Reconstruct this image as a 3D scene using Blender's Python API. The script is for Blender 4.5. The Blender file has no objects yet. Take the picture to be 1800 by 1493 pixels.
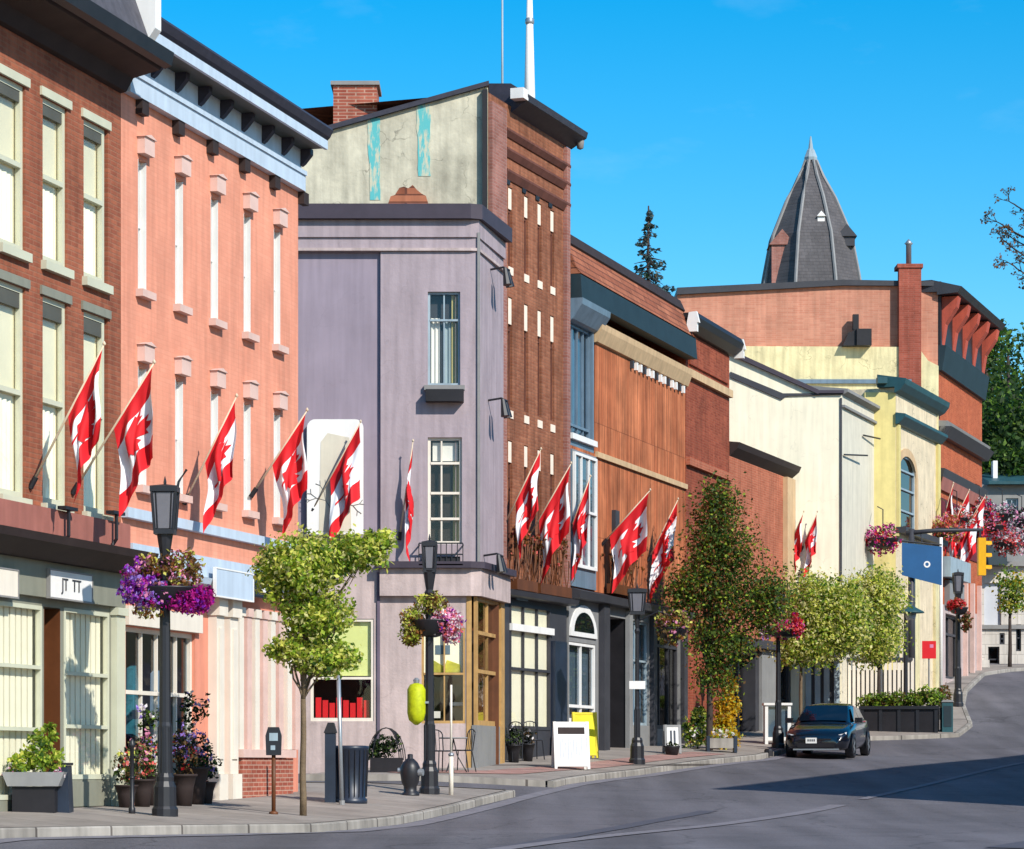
import bpy, bmesh, math, random
import numpy as np
from mathutils import Matrix, Vector
random.seed(7); RNG = np.random.default_rng(11)
C = bpy.context.scene.collection
SC = bpy.context.scene
# ------------------------------------------------------------------ camera, sky, sun, exposure
cam_d = bpy.data.cameras.new('camera'); cam = bpy.data.objects.new('camera', cam_d); C.objects.link(cam)
cam.location = (0, 0, 0); cam.rotation_euler = (math.radians(90), 0, 0)   # eye level is z = 0
cam_d.lens = 100.0; cam_d.sensor_width = 36.0; cam_d.sensor_fit = 'HORIZONTAL'
cam_d.shift_y = 0.3325; cam_d.clip_start = 0.5; cam_d.clip_end = 3000
SC.camera = cam
ELEV = math.radians(36); AZ = math.atan2(0.62, -0.78)          # azimuth from +Y towards +X
SUN = Vector((math.sin(AZ)*math.cos(ELEV), math.cos(AZ)*math.cos(ELEV), math.sin(ELEV)))
w = bpy.data.worlds.new('World'); SC.world = w; w.use_nodes = True
nt = w.node_tree; bg = nt.nodes['Background']
sky = nt.nodes.new('ShaderNodeTexSky'); sky.sky_type = 'NISHITA'; sky.sun_disc = False
sky.sun_elevation = ELEV; sky.sun_rotation = AZ; sky.air_density = 1.0; sky.dust_density = 0.3; sky.ozone_density = 3.0
hs = nt.nodes.new('ShaderNodeHueSaturation'); hs.inputs['Saturation'].default_value = 1.55; hs.inputs['Hue'].default_value = 0.49
nt.links.new(sky.outputs[0], hs.inputs['Color'])
wt = nt.nodes.new('ShaderNodeTexCoord'); wm = nt.nodes.new('ShaderNodeMapping'); wm.inputs['Scale'].default_value = (5, 3, 14); wm.inputs['Rotation'].default_value = (0, .35, 0)
wn = nt.nodes.new('ShaderNodeTexNoise'); wn.inputs['Scale'].default_value = 1.7; wn.inputs['Detail'].default_value = 7; wn.inputs['Roughness'].default_value = .6
wr = nt.nodes.new('ShaderNodeMapRange'); wr.inputs[1].default_value = .58; wr.inputs[2].default_value = .9; wr.inputs[3].default_value = 0; wr.inputs[4].default_value = .12
wx = nt.nodes.new('ShaderNodeMixRGB'); wx.inputs[2].default_value = (6.5, 7.4, 8.2, 1)      # thin high cloud
nt.links.new(wt.outputs['Generated'], wm.inputs[0]); nt.links.new(wm.outputs[0], wn.inputs['Vector']); nt.links.new(wn.outputs['Fac'], wr.inputs[0])
nt.links.new(wr.outputs[0], wx.inputs[0]); nt.links.new(hs.outputs[0], wx.inputs[1]); nt.links.new(wx.outputs[0], bg.inputs[0])
bg.inputs[1].default_value = 0.122
sd = bpy.data.lights.new('sun', 'SUN'); sd.energy = 3.9; sd.angle = math.radians(0.55); sd.color = (1, 0.95, 0.86)
so = bpy.data.objects.new('sun', sd); C.objects.link(so); so.rotation_euler = (-SUN).to_track_quat('-Z', 'Y').to_euler()
SC.view_settings.view_transform = 'Standard'; SC.view_settings.look = 'None'
SC.view_settings.exposure = 0.52; SC.view_settings.gamma = 1.0
SC.cycles.max_bounces = 6; SC.cycles.transparent_max_bounces = 12
try: SC.cycles.use_denoising = True
except Exception: pass

# ------------------------------------------------------------------ materials
def lin(c, k=1.0):
    out = []
    for v in c:
        v /= 255.0
        out.append(k*(v/12.92 if v <= .04045 else ((v+.055)/1.055)**2.4))
    return out
def c4(c): return (c[0], c[1], c[2], 1)
def _new(name):
    m = bpy.data.materials.new(name); m.use_nodes = True
    n = m.node_tree.nodes; return m, n, m.node_tree.links, n['Principled BSDF']
def M(name, rgb, k=.8, rough=.75, var=.18, scale=2.0, metal=0, spec=.3, bump=0.0, streak=0.0, crack=0.0):
    """plain surface with two scales of tonal wear, optional vertical rain streaks"""
    m, n, L, p = _new(name); col = lin(rgb, k)
    p.inputs['Roughness'].default_value = rough; p.inputs['Metallic'].default_value = metal
    p.inputs['Specular IOR Level'].default_value = spec
    tc = n.new('ShaderNodeTexCoord')
    a = n.new('ShaderNodeTexNoise'); a.inputs['Scale'].default_value = scale; a.inputs['Detail'].default_value = 6; a.inputs['Roughness'].default_value = .65
    L.new(tc.outputs['Object'], a.inputs['Vector'])
    r = n.new('ShaderNodeMapRange'); r.inputs[1].default_value = .3; r.inputs[2].default_value = .7
    r.inputs[3].default_value = 1-var; r.inputs[4].default_value = 1+var*.6; L.new(a.outputs['Fac'], r.inputs[0])
    fac = r.outputs[0]
    if streak:
        mp = n.new('ShaderNodeMapping'); mp.inputs['Scale'].default_value = (4.5, 4.5, .35); L.new(tc.outputs['Object'], mp.inputs[0])
        b = n.new('ShaderNodeTexNoise'); b.inputs['Scale'].default_value = 1.3; b.inputs['Detail'].default_value = 5; L.new(mp.outputs[0], b.inputs['Vector'])
        r2 = n.new('ShaderNodeMapRange'); r2.inputs[1].default_value = .35; r2.inputs[2].default_value = .62
        r2.inputs[3].default_value = 1-streak; r2.inputs[4].default_value = 1.0; L.new(b.outputs['Fac'], r2.inputs[0])
        mu = n.new('ShaderNodeMath'); mu.operation = 'MULTIPLY'; L.new(fac, mu.inputs[0]); L.new(r2.outputs[0], mu.inputs[1]); fac = mu.outputs[0]
    if crack:       # hairline cracks, only where the plaster has given way
        d = n.new('ShaderNodeTexNoise'); d.inputs['Scale'].default_value = 1.7; d.inputs['Detail'].default_value = 6; L.new(tc.outputs['Object'], d.inputs['Vector'])
        ds = n.new('ShaderNodeVectorMath'); ds.operation = 'SCALE'; ds.inputs['Scale'].default_value = 1.3; L.new(d.outputs['Color'], ds.inputs[0])
        da = n.new('ShaderNodeVectorMath'); L.new(tc.outputs['Object'], da.inputs[0]); L.new(ds.outputs[0], da.inputs[1])
        vo = n.new('ShaderNodeTexVoronoi'); vo.feature = 'DISTANCE_TO_EDGE'; vo.inputs['Scale'].default_value = .9; L.new(da.outputs[0], vo.inputs['Vector'])
        cr = n.new('ShaderNodeMapRange'); cr.inputs[1].default_value = 0; cr.inputs[2].default_value = .02; cr.inputs[3].default_value = 1; cr.inputs[4].default_value = 0; L.new(vo.outputs['Distance'], cr.inputs[0])
        mk = n.new('ShaderNodeMapRange'); mk.inputs[1].default_value = .48; mk.inputs[2].default_value = .6; mk.inputs[3].default_value = 0; mk.inputs[4].default_value = crack; L.new(d.outputs['Fac'], mk.inputs[0])
        m1 = n.new('ShaderNodeMath'); m1.operation = 'MULTIPLY'; L.new(cr.outputs[0], m1.inputs[0]); L.new(mk.outputs[0], m1.inputs[1])
        m2 = n.new('ShaderNodeMath'); m2.operation = 'SUBTRACT'; m2.inputs[0].default_value = 1; L.new(m1.outputs[0], m2.inputs[1])
        m3 = n.new('ShaderNodeMath'); m3.operation = 'MULTIPLY'; L.new(fac, m3.inputs[0]); L.new(m2.outputs[0], m3.inputs[1]); fac = m3.outputs[0]
    mx = n.new('ShaderNodeVectorMath'); mx.operation = 'SCALE'; mx.inputs[0].default_value = col; L.new(fac, mx.inputs['Scale'])
    L.new(mx.outputs[0], p.inputs['Base Color'])
    if bump:
        bp = n.new('ShaderNodeBump'); bp.inputs['Strength'].default_value = bump; bp.inputs['Distance'].default_value = .02
        f = n.new('ShaderNodeTexNoise'); f.inputs['Scale'].default_value = scale*9; f.inputs['Detail'].default_value = 3
        L.new(tc.outputs['Object'], f.inputs['Vector']); L.new(f.outputs['Fac'], bp.inputs['Height']); L.new(bp.outputs[0], p.inputs['Normal'])
    return m
def BR(name, a, b, mortar, k=.8, bw=.24, bh=.075, msz=.012, streak=.25, rough=.85, bump=.5, patch=.25):
    """brick or board courses, mapped on (x+y, z) so that walls at right angles both read"""
    m, n, L, p = _new(name); p.inputs['Roughness'].default_value = rough; p.inputs['Specular IOR Level'].default_value = .2
    tc = n.new('ShaderNodeTexCoord'); sx = n.new('ShaderNodeSeparateXYZ'); L.new(tc.outputs['Object'], sx.inputs[0])
    ad = n.new('ShaderNodeMath'); L.new(sx.outputs[0], ad.inputs[0]); L.new(sx.outputs[1], ad.inputs[1])
    cb = n.new('ShaderNodeCombineXYZ'); L.new(ad.outputs[0], cb.inputs[0]); L.new(sx.outputs[2], cb.inputs[1])
    t = n.new('ShaderNodeTexBrick'); t.inputs['Scale'].default_value = 1; t.inputs['Brick Width'].default_value = bw
    t.inputs['Row Height'].default_value = bh; t.inputs['Mortar Size'].default_value = msz; t.inputs['Mortar Smooth'].default_value = .3
    t.inputs['Color1'].default_value = c4(lin(a, k)); t.inputs['Color2'].default_value = c4(lin(b, k)); t.inputs['Mortar'].default_value = c4(lin(mortar, k))
    L.new(cb.outputs[0], t.inputs['Vector'])
    nz = n.new('ShaderNodeTexNoise'); nz.inputs['Scale'].default_value = .9; nz.inputs['Detail'].default_value = 7; nz.inputs['Roughness'].default_value = .6
    L.new(tc.outputs['Object'], nz.inputs['Vector'])
    r = n.new('ShaderNodeMapRange'); r.inputs[1].default_value = .3; r.inputs[2].default_value = .7; r.inputs[3].default_value = 1-patch; r.inputs[4].default_value = 1+patch*.5
    L.new(nz.outputs['Fac'], r.inputs[0])
    mp = n.new('ShaderNodeMapping'); mp.inputs['Scale'].default_value = (5, 5, .4); L.new(tc.outputs['Object'], mp.inputs[0])
    s = n.new('ShaderNodeTexNoise'); s.inputs['Scale'].default_value = 1.2; s.inputs['Detail'].default_value = 6; L.new(mp.outputs[0], s.inputs['Vector'])
    r2 = n.new('ShaderNodeMapRange'); r2.inputs[1].default_value = .34; r2.inputs[2].default_value = .62; r2.inputs[3].default_value = 1-streak; r2.inputs[4].default_value = 1
    L.new(s.outputs['Fac'], r2.inputs[0])
    mu = n.new('ShaderNodeMath'); mu.operation = 'MULTIPLY'; L.new(r.outputs[0], mu.inputs[0]); L.new(r2.outputs[0], mu.inputs[1])
    v = n.new('ShaderNodeVectorMath'); v.operation = 'SCALE'; L.new(t.outputs['Color'], v.inputs[0]); L.new(mu.outputs[0], v.inputs['Scale'])
    L.new(v.outputs[0], p.inputs['Base Color'])
    if bump:
        bp = n.new('ShaderNodeBump'); bp.inputs['Strength'].default_value = bump; bp.inputs['Distance'].default_value = .012; bp.invert = True
        L.new(t.outputs['Fac'], bp.inputs['Height']); L.new(bp.outputs[0], p.inputs['Normal'])
    return m
def GLASS(name, tint=(.95, .95, .91), rough=.03):
    m = bpy.data.materials.new(name); m.use_nodes = True; n = m.node_tree.nodes; L = m.node_tree.links; n.clear()
    o = n.new('ShaderNodeOutputMaterial'); mix = n.new('ShaderNodeMixShader'); tr = n.new('ShaderNodeBsdfTransparent'); gl = n.new('ShaderNodeBsdfGlossy')
    tr.inputs[0].default_value = c4(tint); gl.inputs['Roughness'].default_value = rough
    lw = n.new('ShaderNodeLayerWeight'); lw.inputs[0].default_value = .5
    pw = n.new('ShaderNodeMath'); pw.operation = 'POWER'; pw.inputs[1].default_value = 4.0; L.new(lw.outputs['Facing'], pw.inputs[0])
    fr = n.new('ShaderNodeMapRange'); fr.inputs[3].default_value = .05; fr.inputs[4].default_value = .95; L.new(pw.outputs[0], fr.inputs[0])
    tc = n.new('ShaderNodeTexCoord'); nz = n.new('ShaderNodeTexNoise'); nz.inputs['Scale'].default_value = 2.2; bp = n.new('ShaderNodeBump')
    bp.inputs['Strength'].default_value = .06; bp.inputs['Distance'].default_value = .05
    L.new(tc.outputs['Object'], nz.inputs['Vector']); L.new(nz.outputs['Fac'], bp.inputs['Height']); L.new(bp.outputs[0], gl.inputs['Normal'])
    L.new(fr.outputs[0], mix.inputs[0]); L.new(tr.outputs[0], mix.inputs[1]); L.new(gl.outputs[0], mix.inputs[2]); L.new(mix.outputs[0], o.inputs[0])
    return m
def LEAF(name, rgb, k=.55, trans=.5, hue=.03):
    m, n, L, p = _new(name); p.inputs['Roughness'].default_value = .55; p.inputs['Specular IOR Level'].default_value = .35
    col = lin(rgb, k)
    tc = n.new('ShaderNodeTexCoord'); nz = n.new('ShaderNodeTexNoise'); nz.inputs['Scale'].default_value = 4; nz.inputs['Detail'].default_value = 3
    L.new(tc.outputs['Object'], nz.inputs['Vector'])
    r = n.new('ShaderNodeMapRange'); r.inputs[1].default_value = .3; r.inputs[2].default_value = .7; r.inputs[3].default_value = .7; r.inputs[4].default_value = 1.3
    L.new(nz.outputs['Fac'], r.inputs[0])
    v = n.new('ShaderNodeVectorMath'); v.operation = 'SCALE'; v.inputs[0].default_value = col; L.new(r.outputs[0], v.inputs['Scale'])
    L.new(v.outputs[0], p.inputs['Base Color'])
    tl = n.new('ShaderNodeBsdfTranslucent'); L.new(v.outputs[0], tl.inputs[0])
    mx = n.new('ShaderNodeMixShader'); mx.inputs[0].default_value = trans
    o = n['Material Output']; L.new(p.outputs[0], mx.inputs[1]); L.new(tl.outputs[0], mx.inputs[2]); L.new(mx.outputs[0], o.inputs[0])
    return m
m_ = {}
def ASPHALT(name):
    m, n, L, p = _new(name); p.inputs['Roughness'].default_value = .85; p.inputs['Specular IOR Level'].default_value = .3
    tc = n.new('ShaderNodeTexCoord'); rot = n.new('ShaderNodeMapping'); rot.inputs['Rotation'].default_value = (0, 0, math.radians(20)); rot.inputs['Scale'].default_value = (1, .07, 1)
    L.new(tc.outputs['Object'], rot.inputs[0])
    a = n.new('ShaderNodeTexNoise'); a.inputs['Scale'].default_value = .9; a.inputs['Detail'].default_value = 5; L.new(rot.outputs[0], a.inputs['Vector'])
    b = n.new('ShaderNodeTexNoise'); b.inputs['Scale'].default_value = .22; b.inputs['Detail'].default_value = 8; b.inputs['Roughness'].default_value = .7; L.new(tc.outputs['Object'], b.inputs['Vector'])
    c = n.new('ShaderNodeTexNoise'); c.inputs['Scale'].default_value = 22; c.inputs['Detail'].default_value = 2; L.new(tc.outputs['Object'], c.inputs['Vector'])
    vo = n.new('ShaderNodeTexVoronoi'); vo.feature = 'DISTANCE_TO_EDGE'; vo.inputs['Scale'].default_value = .28
    wv = n.new('ShaderNodeVectorMath'); sc = n.new('ShaderNodeVectorMath'); sc.operation = 'SCALE'; sc.inputs['Scale'].default_value = 2.2; L.new(b.outputs['Color'], sc.inputs[0]); L.new(tc.outputs['Object'], wv.inputs[0]); L.new(sc.outputs[0], wv.inputs[1]); L.new(wv.outputs[0], vo.inputs['Vector'])
    def rng(src, lo, hi, o0, o1):
        r = n.new('ShaderNodeMapRange'); r.inputs[1].default_value = lo; r.inputs[2].default_value = hi; r.inputs[3].default_value = o0; r.inputs[4].default_value = o1; L.new(src, r.inputs[0]); return r.outputs[0]
    fac = None
    for o in (rng(a.outputs['Fac'], .35, .65, .78, 1.2), rng(b.outputs['Fac'], .35, .65, .82, 1.15), rng(c.outputs['Fac'], .3, .7, .86, 1.12), rng(vo.outputs['Distance'], 0, .012, .62, 1.0)):
        if fac is None: fac = o
        else: mu = n.new('ShaderNodeMath'); mu.operation = 'MULTIPLY'; L.new(fac, mu.inputs[0]); L.new(o, mu.inputs[1]); fac = mu.outputs[0]
    v = n.new('ShaderNodeVectorMath'); v.operation = 'SCALE'; v.inputs[0].default_value = lin((100, 97, 102), .92); L.new(fac, v.inputs['Scale']); L.new(v.outputs[0], p.inputs['Base Color'])
    bp = n.new('ShaderNodeBump'); bp.inputs['Strength'].default_value = .5; bp.inputs['Distance'].default_value = .02; L.new(c.outputs['Fac'], bp.inputs['Height']); L.new(bp.outputs[0], p.inputs['Normal'])
    return m
def PATCH(name, top, under):
    """flaking paint: ragged remains of one colour over the wall colour"""
    m, n, L, p = _new(name); p.inputs['Roughness'].default_value = .85
    tc = n.new('ShaderNodeTexCoord'); mp = n.new('ShaderNodeMapping'); mp.inputs['Scale'].default_value = (4, 4, 1.1); L.new(tc.outputs['Object'], mp.inputs[0])
    a = n.new('ShaderNodeTexNoise'); a.inputs['Scale'].default_value = 1.6; a.inputs['Detail'].default_value = 9; a.inputs['Roughness'].default_value = .7; L.new(mp.outputs[0], a.inputs['Vector'])
    r = n.new('ShaderNodeMapRange'); r.inputs[1].default_value = .44; r.inputs[2].default_value = .54; L.new(a.outputs['Fac'], r.inputs[0])
    mx = n.new('ShaderNodeMixRGB'); mx.inputs[1].default_value = c4(lin(under, .84)); mx.inputs[2].default_value = c4(lin(top, .8)); L.new(r.outputs[0], mx.inputs[0]); L.new(mx.outputs[0], p.inputs['Base Color'])
    return m
def mats():
    D = m_
    D['brown_brick'] = BR('brown_brick', (182, 108, 80), (158, 90, 68), (166, 112, 88), streak=.22, patch=.28)
    D['brown_stone'] = M('brown_stone', (176, 112, 100), var=.15, streak=.15)
    D['brown_dark'] = M('brown_dark', (58, 46, 44), k=.8, var=.25)
    D['slate'] = M('slate', (92, 90, 98), var=.25, scale=5, streak=.2)
    D['black_trim'] = M('black_trim', (40, 38, 42), k=.8, rough=.5, var=.3)
    D['sage'] = M('sage', (150, 150, 134), k=.76, rough=.55, var=.1, streak=.1)
    D['sage_lt'] = M('sage_lt', (208, 208, 184), k=.85, rough=.5, var=.08)
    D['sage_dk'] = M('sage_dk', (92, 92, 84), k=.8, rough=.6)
    D['drape'] = M('drape', (252, 247, 226), k=.98, rough=.9, var=.05)
    D['blind'] = M('blind', (240, 232, 202), k=.92, rough=.9, var=.1, scale=1.2)
    D['salmon'] = BR('salmon', (244, 166, 138), (240, 160, 132), (238, 160, 132), k=.84, streak=.16, patch=.16, bump=.12)
    D['salmon_plain'] = M('salmon_plain', (232, 150, 124), k=.85, var=.1, streak=.12)
    D['pink_stone'] = M('pink_stone', (226, 192, 180), k=.85, var=.15)
    D['white'] = M('white', (244, 242, 238), k=.86, rough=.5, var=.06, streak=.06)
    D['cream_paint'] = M('cream_paint', (240, 230, 214), k=.85, rough=.5, var=.07, streak=.08)
    D['ice'] = M('ice', (200, 216, 232), k=.85, rough=.5, var=.08, streak=.12)
    D['steel_roof'] = M('steel_roof', (62, 60, 72), k=.8, rough=.5, var=.25, scale=6)
    D['red_brick'] = BR('red_brick', (196, 112, 90), (160, 80, 64), (205, 160, 140), streak=.2)
    D['purple'] = M('purple', (180, 164, 170), k=.84, var=.13, scale=1.0, bump=.35, streak=.2, crack=.12)
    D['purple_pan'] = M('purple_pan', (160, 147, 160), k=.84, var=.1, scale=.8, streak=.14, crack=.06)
    D['purple_dk'] = M('purple_dk', (112, 100, 116), k=.8)
    D['mauve'] = M('mauve', (206, 186, 182), k=.84, var=.16, streak=.22, bump=.3, crack=.18)
    D['plum'] = M('plum', (70, 62, 74), k=.8, rough=.6)
    D['stucco'] = M('stucco', (212, 205, 182), k=.84, var=.34, scale=1.1, bump=.4, streak=.22, crack=.5)
    D['teal_paint'] = M('teal_paint', (110, 190, 190), k=.8, var=.35, scale=6, streak=.5); D['teal_stain'] = PATCH('teal_stain', (96, 190, 192), (204, 200, 174))
    D['stain'] = M('stain', (190, 150, 110), k=.8, var=.3, scale=5, streak=.4)
    D['tall_brick'] = BR('tall_brick', (178, 116, 86), (154, 94, 68), (160, 108, 84), k=.84, streak=.34, patch=.35)
    D['pink_brick'] = BR('pink_brick', (184, 130, 118), (166, 108, 96), (176, 136, 126), k=.8, streak=.2)
    D['tall_band'] = M('tall_band', (120, 74, 62), k=.8, var=.25, streak=.2)
    D['lintel'] = M('lintel', (246, 226, 206), k=.9, var=.08)
    D['dark_glass'] = M('dark_glass', (104, 64, 48), k=.7, rough=.25, var=.2)
    D['bluegrey'] = M('bluegrey', (118, 140, 158), k=.8, rough=.4, var=.15, streak=.2)
    D['bluegrey_lt'] = M('bluegrey_lt', (170, 188, 198), k=.8, rough=.4, var=.12, streak=.2)
    D['green_black'] = M('green_black', (38, 56, 64), k=.8, rough=.6, var=.2)
    D['clap'] = BR('clap', (222, 136, 92), (200, 114, 74), (168, 98, 66), k=.86, bw=.2, bh=2.9, msz=.012, streak=.45, patch=.4)
    D['orange_brick'] = BR('orange_brick', (206, 120, 90), (188, 102, 74), (200, 132, 104), k=.82, streak=.25, patch=.25)
    D['dred_brick'] = BR('dred_brick', (178, 92, 66), (152, 70, 50), (164, 98, 74), k=.82, streak=.3, patch=.3)
    D['roof_brick'] = BR('roof_brick', (190, 120, 90), (160, 94, 70), (120, 74, 60), k=.82, bw=1.3, bh=.17, msz=.02, streak=.2, patch=.3)
    D['tan'] = M('tan', (218, 184, 142), k=.84, var=.15, streak=.15)
    D['cream'] = M('cream', (250, 240, 212), k=.86, var=.1, scale=.6, streak=.12, crack=.15)
    D['cream_grey'] = M('cream_grey', (226, 218, 198), k=.84, var=.08, streak=.12)
    D['yellow_wall'] = M('yellow_wall', (240, 226, 176), k=.84, var=.2, scale=1.3, bump=.4, streak=.25, crack=.45)
    D['yellow'] = M('yellow', (230, 212, 140), k=.84, var=.12, streak=.12)
    D['ornate'] = M('ornate', (240, 220, 186), k=.84, var=.2, scale=1.5, bump=.4, streak=.22, crack=.5)
    D['teal_trim'] = M('teal_trim', (46, 88, 96), k=.8, rough=.5, var=.25)
    D['h_brick'] = BR('h_brick', (214, 150, 124), (202, 134, 110), (206, 148, 124), k=.84, streak=.16, patch=.2, bump=.2)
    D['h_front'] = BR('h_front', (204, 110, 72), (182, 88, 56), (192, 112, 80), k=.84, streak=.15, patch=.2)
    D['chimney_brick'] = BR('chimney_brick', (180, 96, 78), (162, 82, 64), (172, 104, 88), k=.82)
    D['red_wood'] = M('red_wood', (200, 92, 72), k=.84, var=.2, streak=.2)
    D['tower_slate'] = BR('tower_slate', (108, 104, 106), (98, 95, 97), (90, 87, 90), k=.78, bw=.3, bh=.16, msz=.012, streak=.15, rough=.7)
    D['grey_trim'] = M('grey_trim', (150, 148, 146), k=.8, var=.15)
    D['stone'] = BR('stone', (224, 216, 206), (212, 204, 194), (190, 182, 174), k=.9, bw=.9, bh=.42, msz=.015, streak=.2)
    D['storegrey'] = M('storegrey', (150, 150, 150), k=.8, rough=.5, var=.12, streak=.1)
    D['storedark'] = M('storedark', (66, 66, 72), k=.8, rough=.5, var=.2)
    D['wood'] = M('wood', (206, 164, 104), k=.82, rough=.55, var=.2, scale=4, streak=.2)
    D['wood_dk'] = M('wood_dk', (112, 66, 38), k=.8, rough=.5, var=.25, streak=.2)
    D['iron'] = M('iron', (36, 36, 42), k=.8, rough=.45, var=.3, spec=.5)
    D['iron_blue'] = M('iron_blue', (38, 48, 66), k=.8, rough=.4, var=.3, spec=.5)
    D['steel'] = M('steel', (176, 182, 188), k=.8, rough=.4, metal=.6, var=.1)
    D['smoke'] = M('smoke', (120, 120, 128), k=.8, rough=.25, var=.15)
    D['frost'] = M('frost', (206, 208, 214), k=.85, rough=.3, var=.08)
    D['asphalt'] = ASPHALT('asphalt')
    D['patch'] = M('patch', (82, 82, 92), k=.9, rough=.85, var=.15, scale=1)
    D['worn_paint'] = M('worn_paint', (126, 122, 128), k=.9, rough=.85, var=.25, scale=3)
    D['pave'] = BR('pave', (196, 184, 174), (184, 172, 162), (140, 130, 124), k=.6, bw=1.5, bh=1.5, msz=.02, bump=.2, streak=.1)
    D['paver'] = BR('paver', (200, 158, 148), (184, 140, 130), (160, 130, 122), k=.75, bw=.2, bh=.1, msz=.01, bump=.2, streak=.1)
    D['kerb'] = BR('kerb', (204, 196, 186), (188, 180, 170), (120, 112, 106), k=.64, bw=1.9, bh=40, msz=.03, streak=.3, patch=.3)
    D['earth'] = M('earth', (120, 120, 92), k=.6, var=.3)
    D['glass'] = GLASS('glass'); D['glass_blue'] = GLASS('glass_blue', (.55, .68, .78)); D['glass_dark'] = GLASS('glass_dark', (.35, .4, .42))
    D['lime_blind'] = M('lime_blind', (226, 234, 158), k=.9, rough=.9, var=.06)
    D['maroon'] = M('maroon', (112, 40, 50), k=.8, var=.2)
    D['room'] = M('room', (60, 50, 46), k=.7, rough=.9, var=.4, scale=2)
    D['amber'] = M('amber', (226, 150, 70), k=.85, var=.4, scale=6)
    D['bark'] = M('bark', (128, 108, 84), k=.75, var=.3, scale=8, bump=.5)
    D['bark_dk'] = M('bark_dk', (74, 62, 56), k=.75, var=.3, scale=8, bump=.5)
    D['flag_red'] = M('flag_red', (220, 30, 40), k=.85, rough=.7, var=.08)
    D['flag_white'] = M('flag_white', (246, 246, 250), k=.88, rough=.7, var=.03)
    D['pole_wood'] = M('pole_wood', (226, 206, 178), k=.8, rough=.5)
    for nm, c, k in (('lf_a', (172, 194, 64), .86), ('lf_b', (122, 158, 50), .8), ('lf_c', (226, 224, 108), .92), ('lf_d', (236, 230, 160), .82), ('lf_e', (72, 108, 42), .68),
                     ('lf_rust', (172, 112, 56), .68), ('lf_gold', (238, 190, 30), .75), ('lf_dark', (58, 86, 42), .64), ('lf_mid', (104, 130, 58), .72),
                     ('lf_blk', (36, 50, 38), .5), ('lf_brown', (134, 104, 62), .68), ('lf_pine', (104, 132, 134), .7)):
        D[nm] = LEAF(nm, c, k)
    for nm, c in (('fl_purple', (150, 40, 190)), ('fl_mag', (190, 20, 140)), ('fl_pink', (240, 150, 190)), ('fl_lilac', (170, 140, 230)), ('fl_red', (216, 40, 50)),
                  ('fl_white', (248, 240, 240)), ('fl_coral', (240, 110, 100))):
        D[nm] = LEAF(nm, c, .8, .3)
mats()
m = m_

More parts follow.
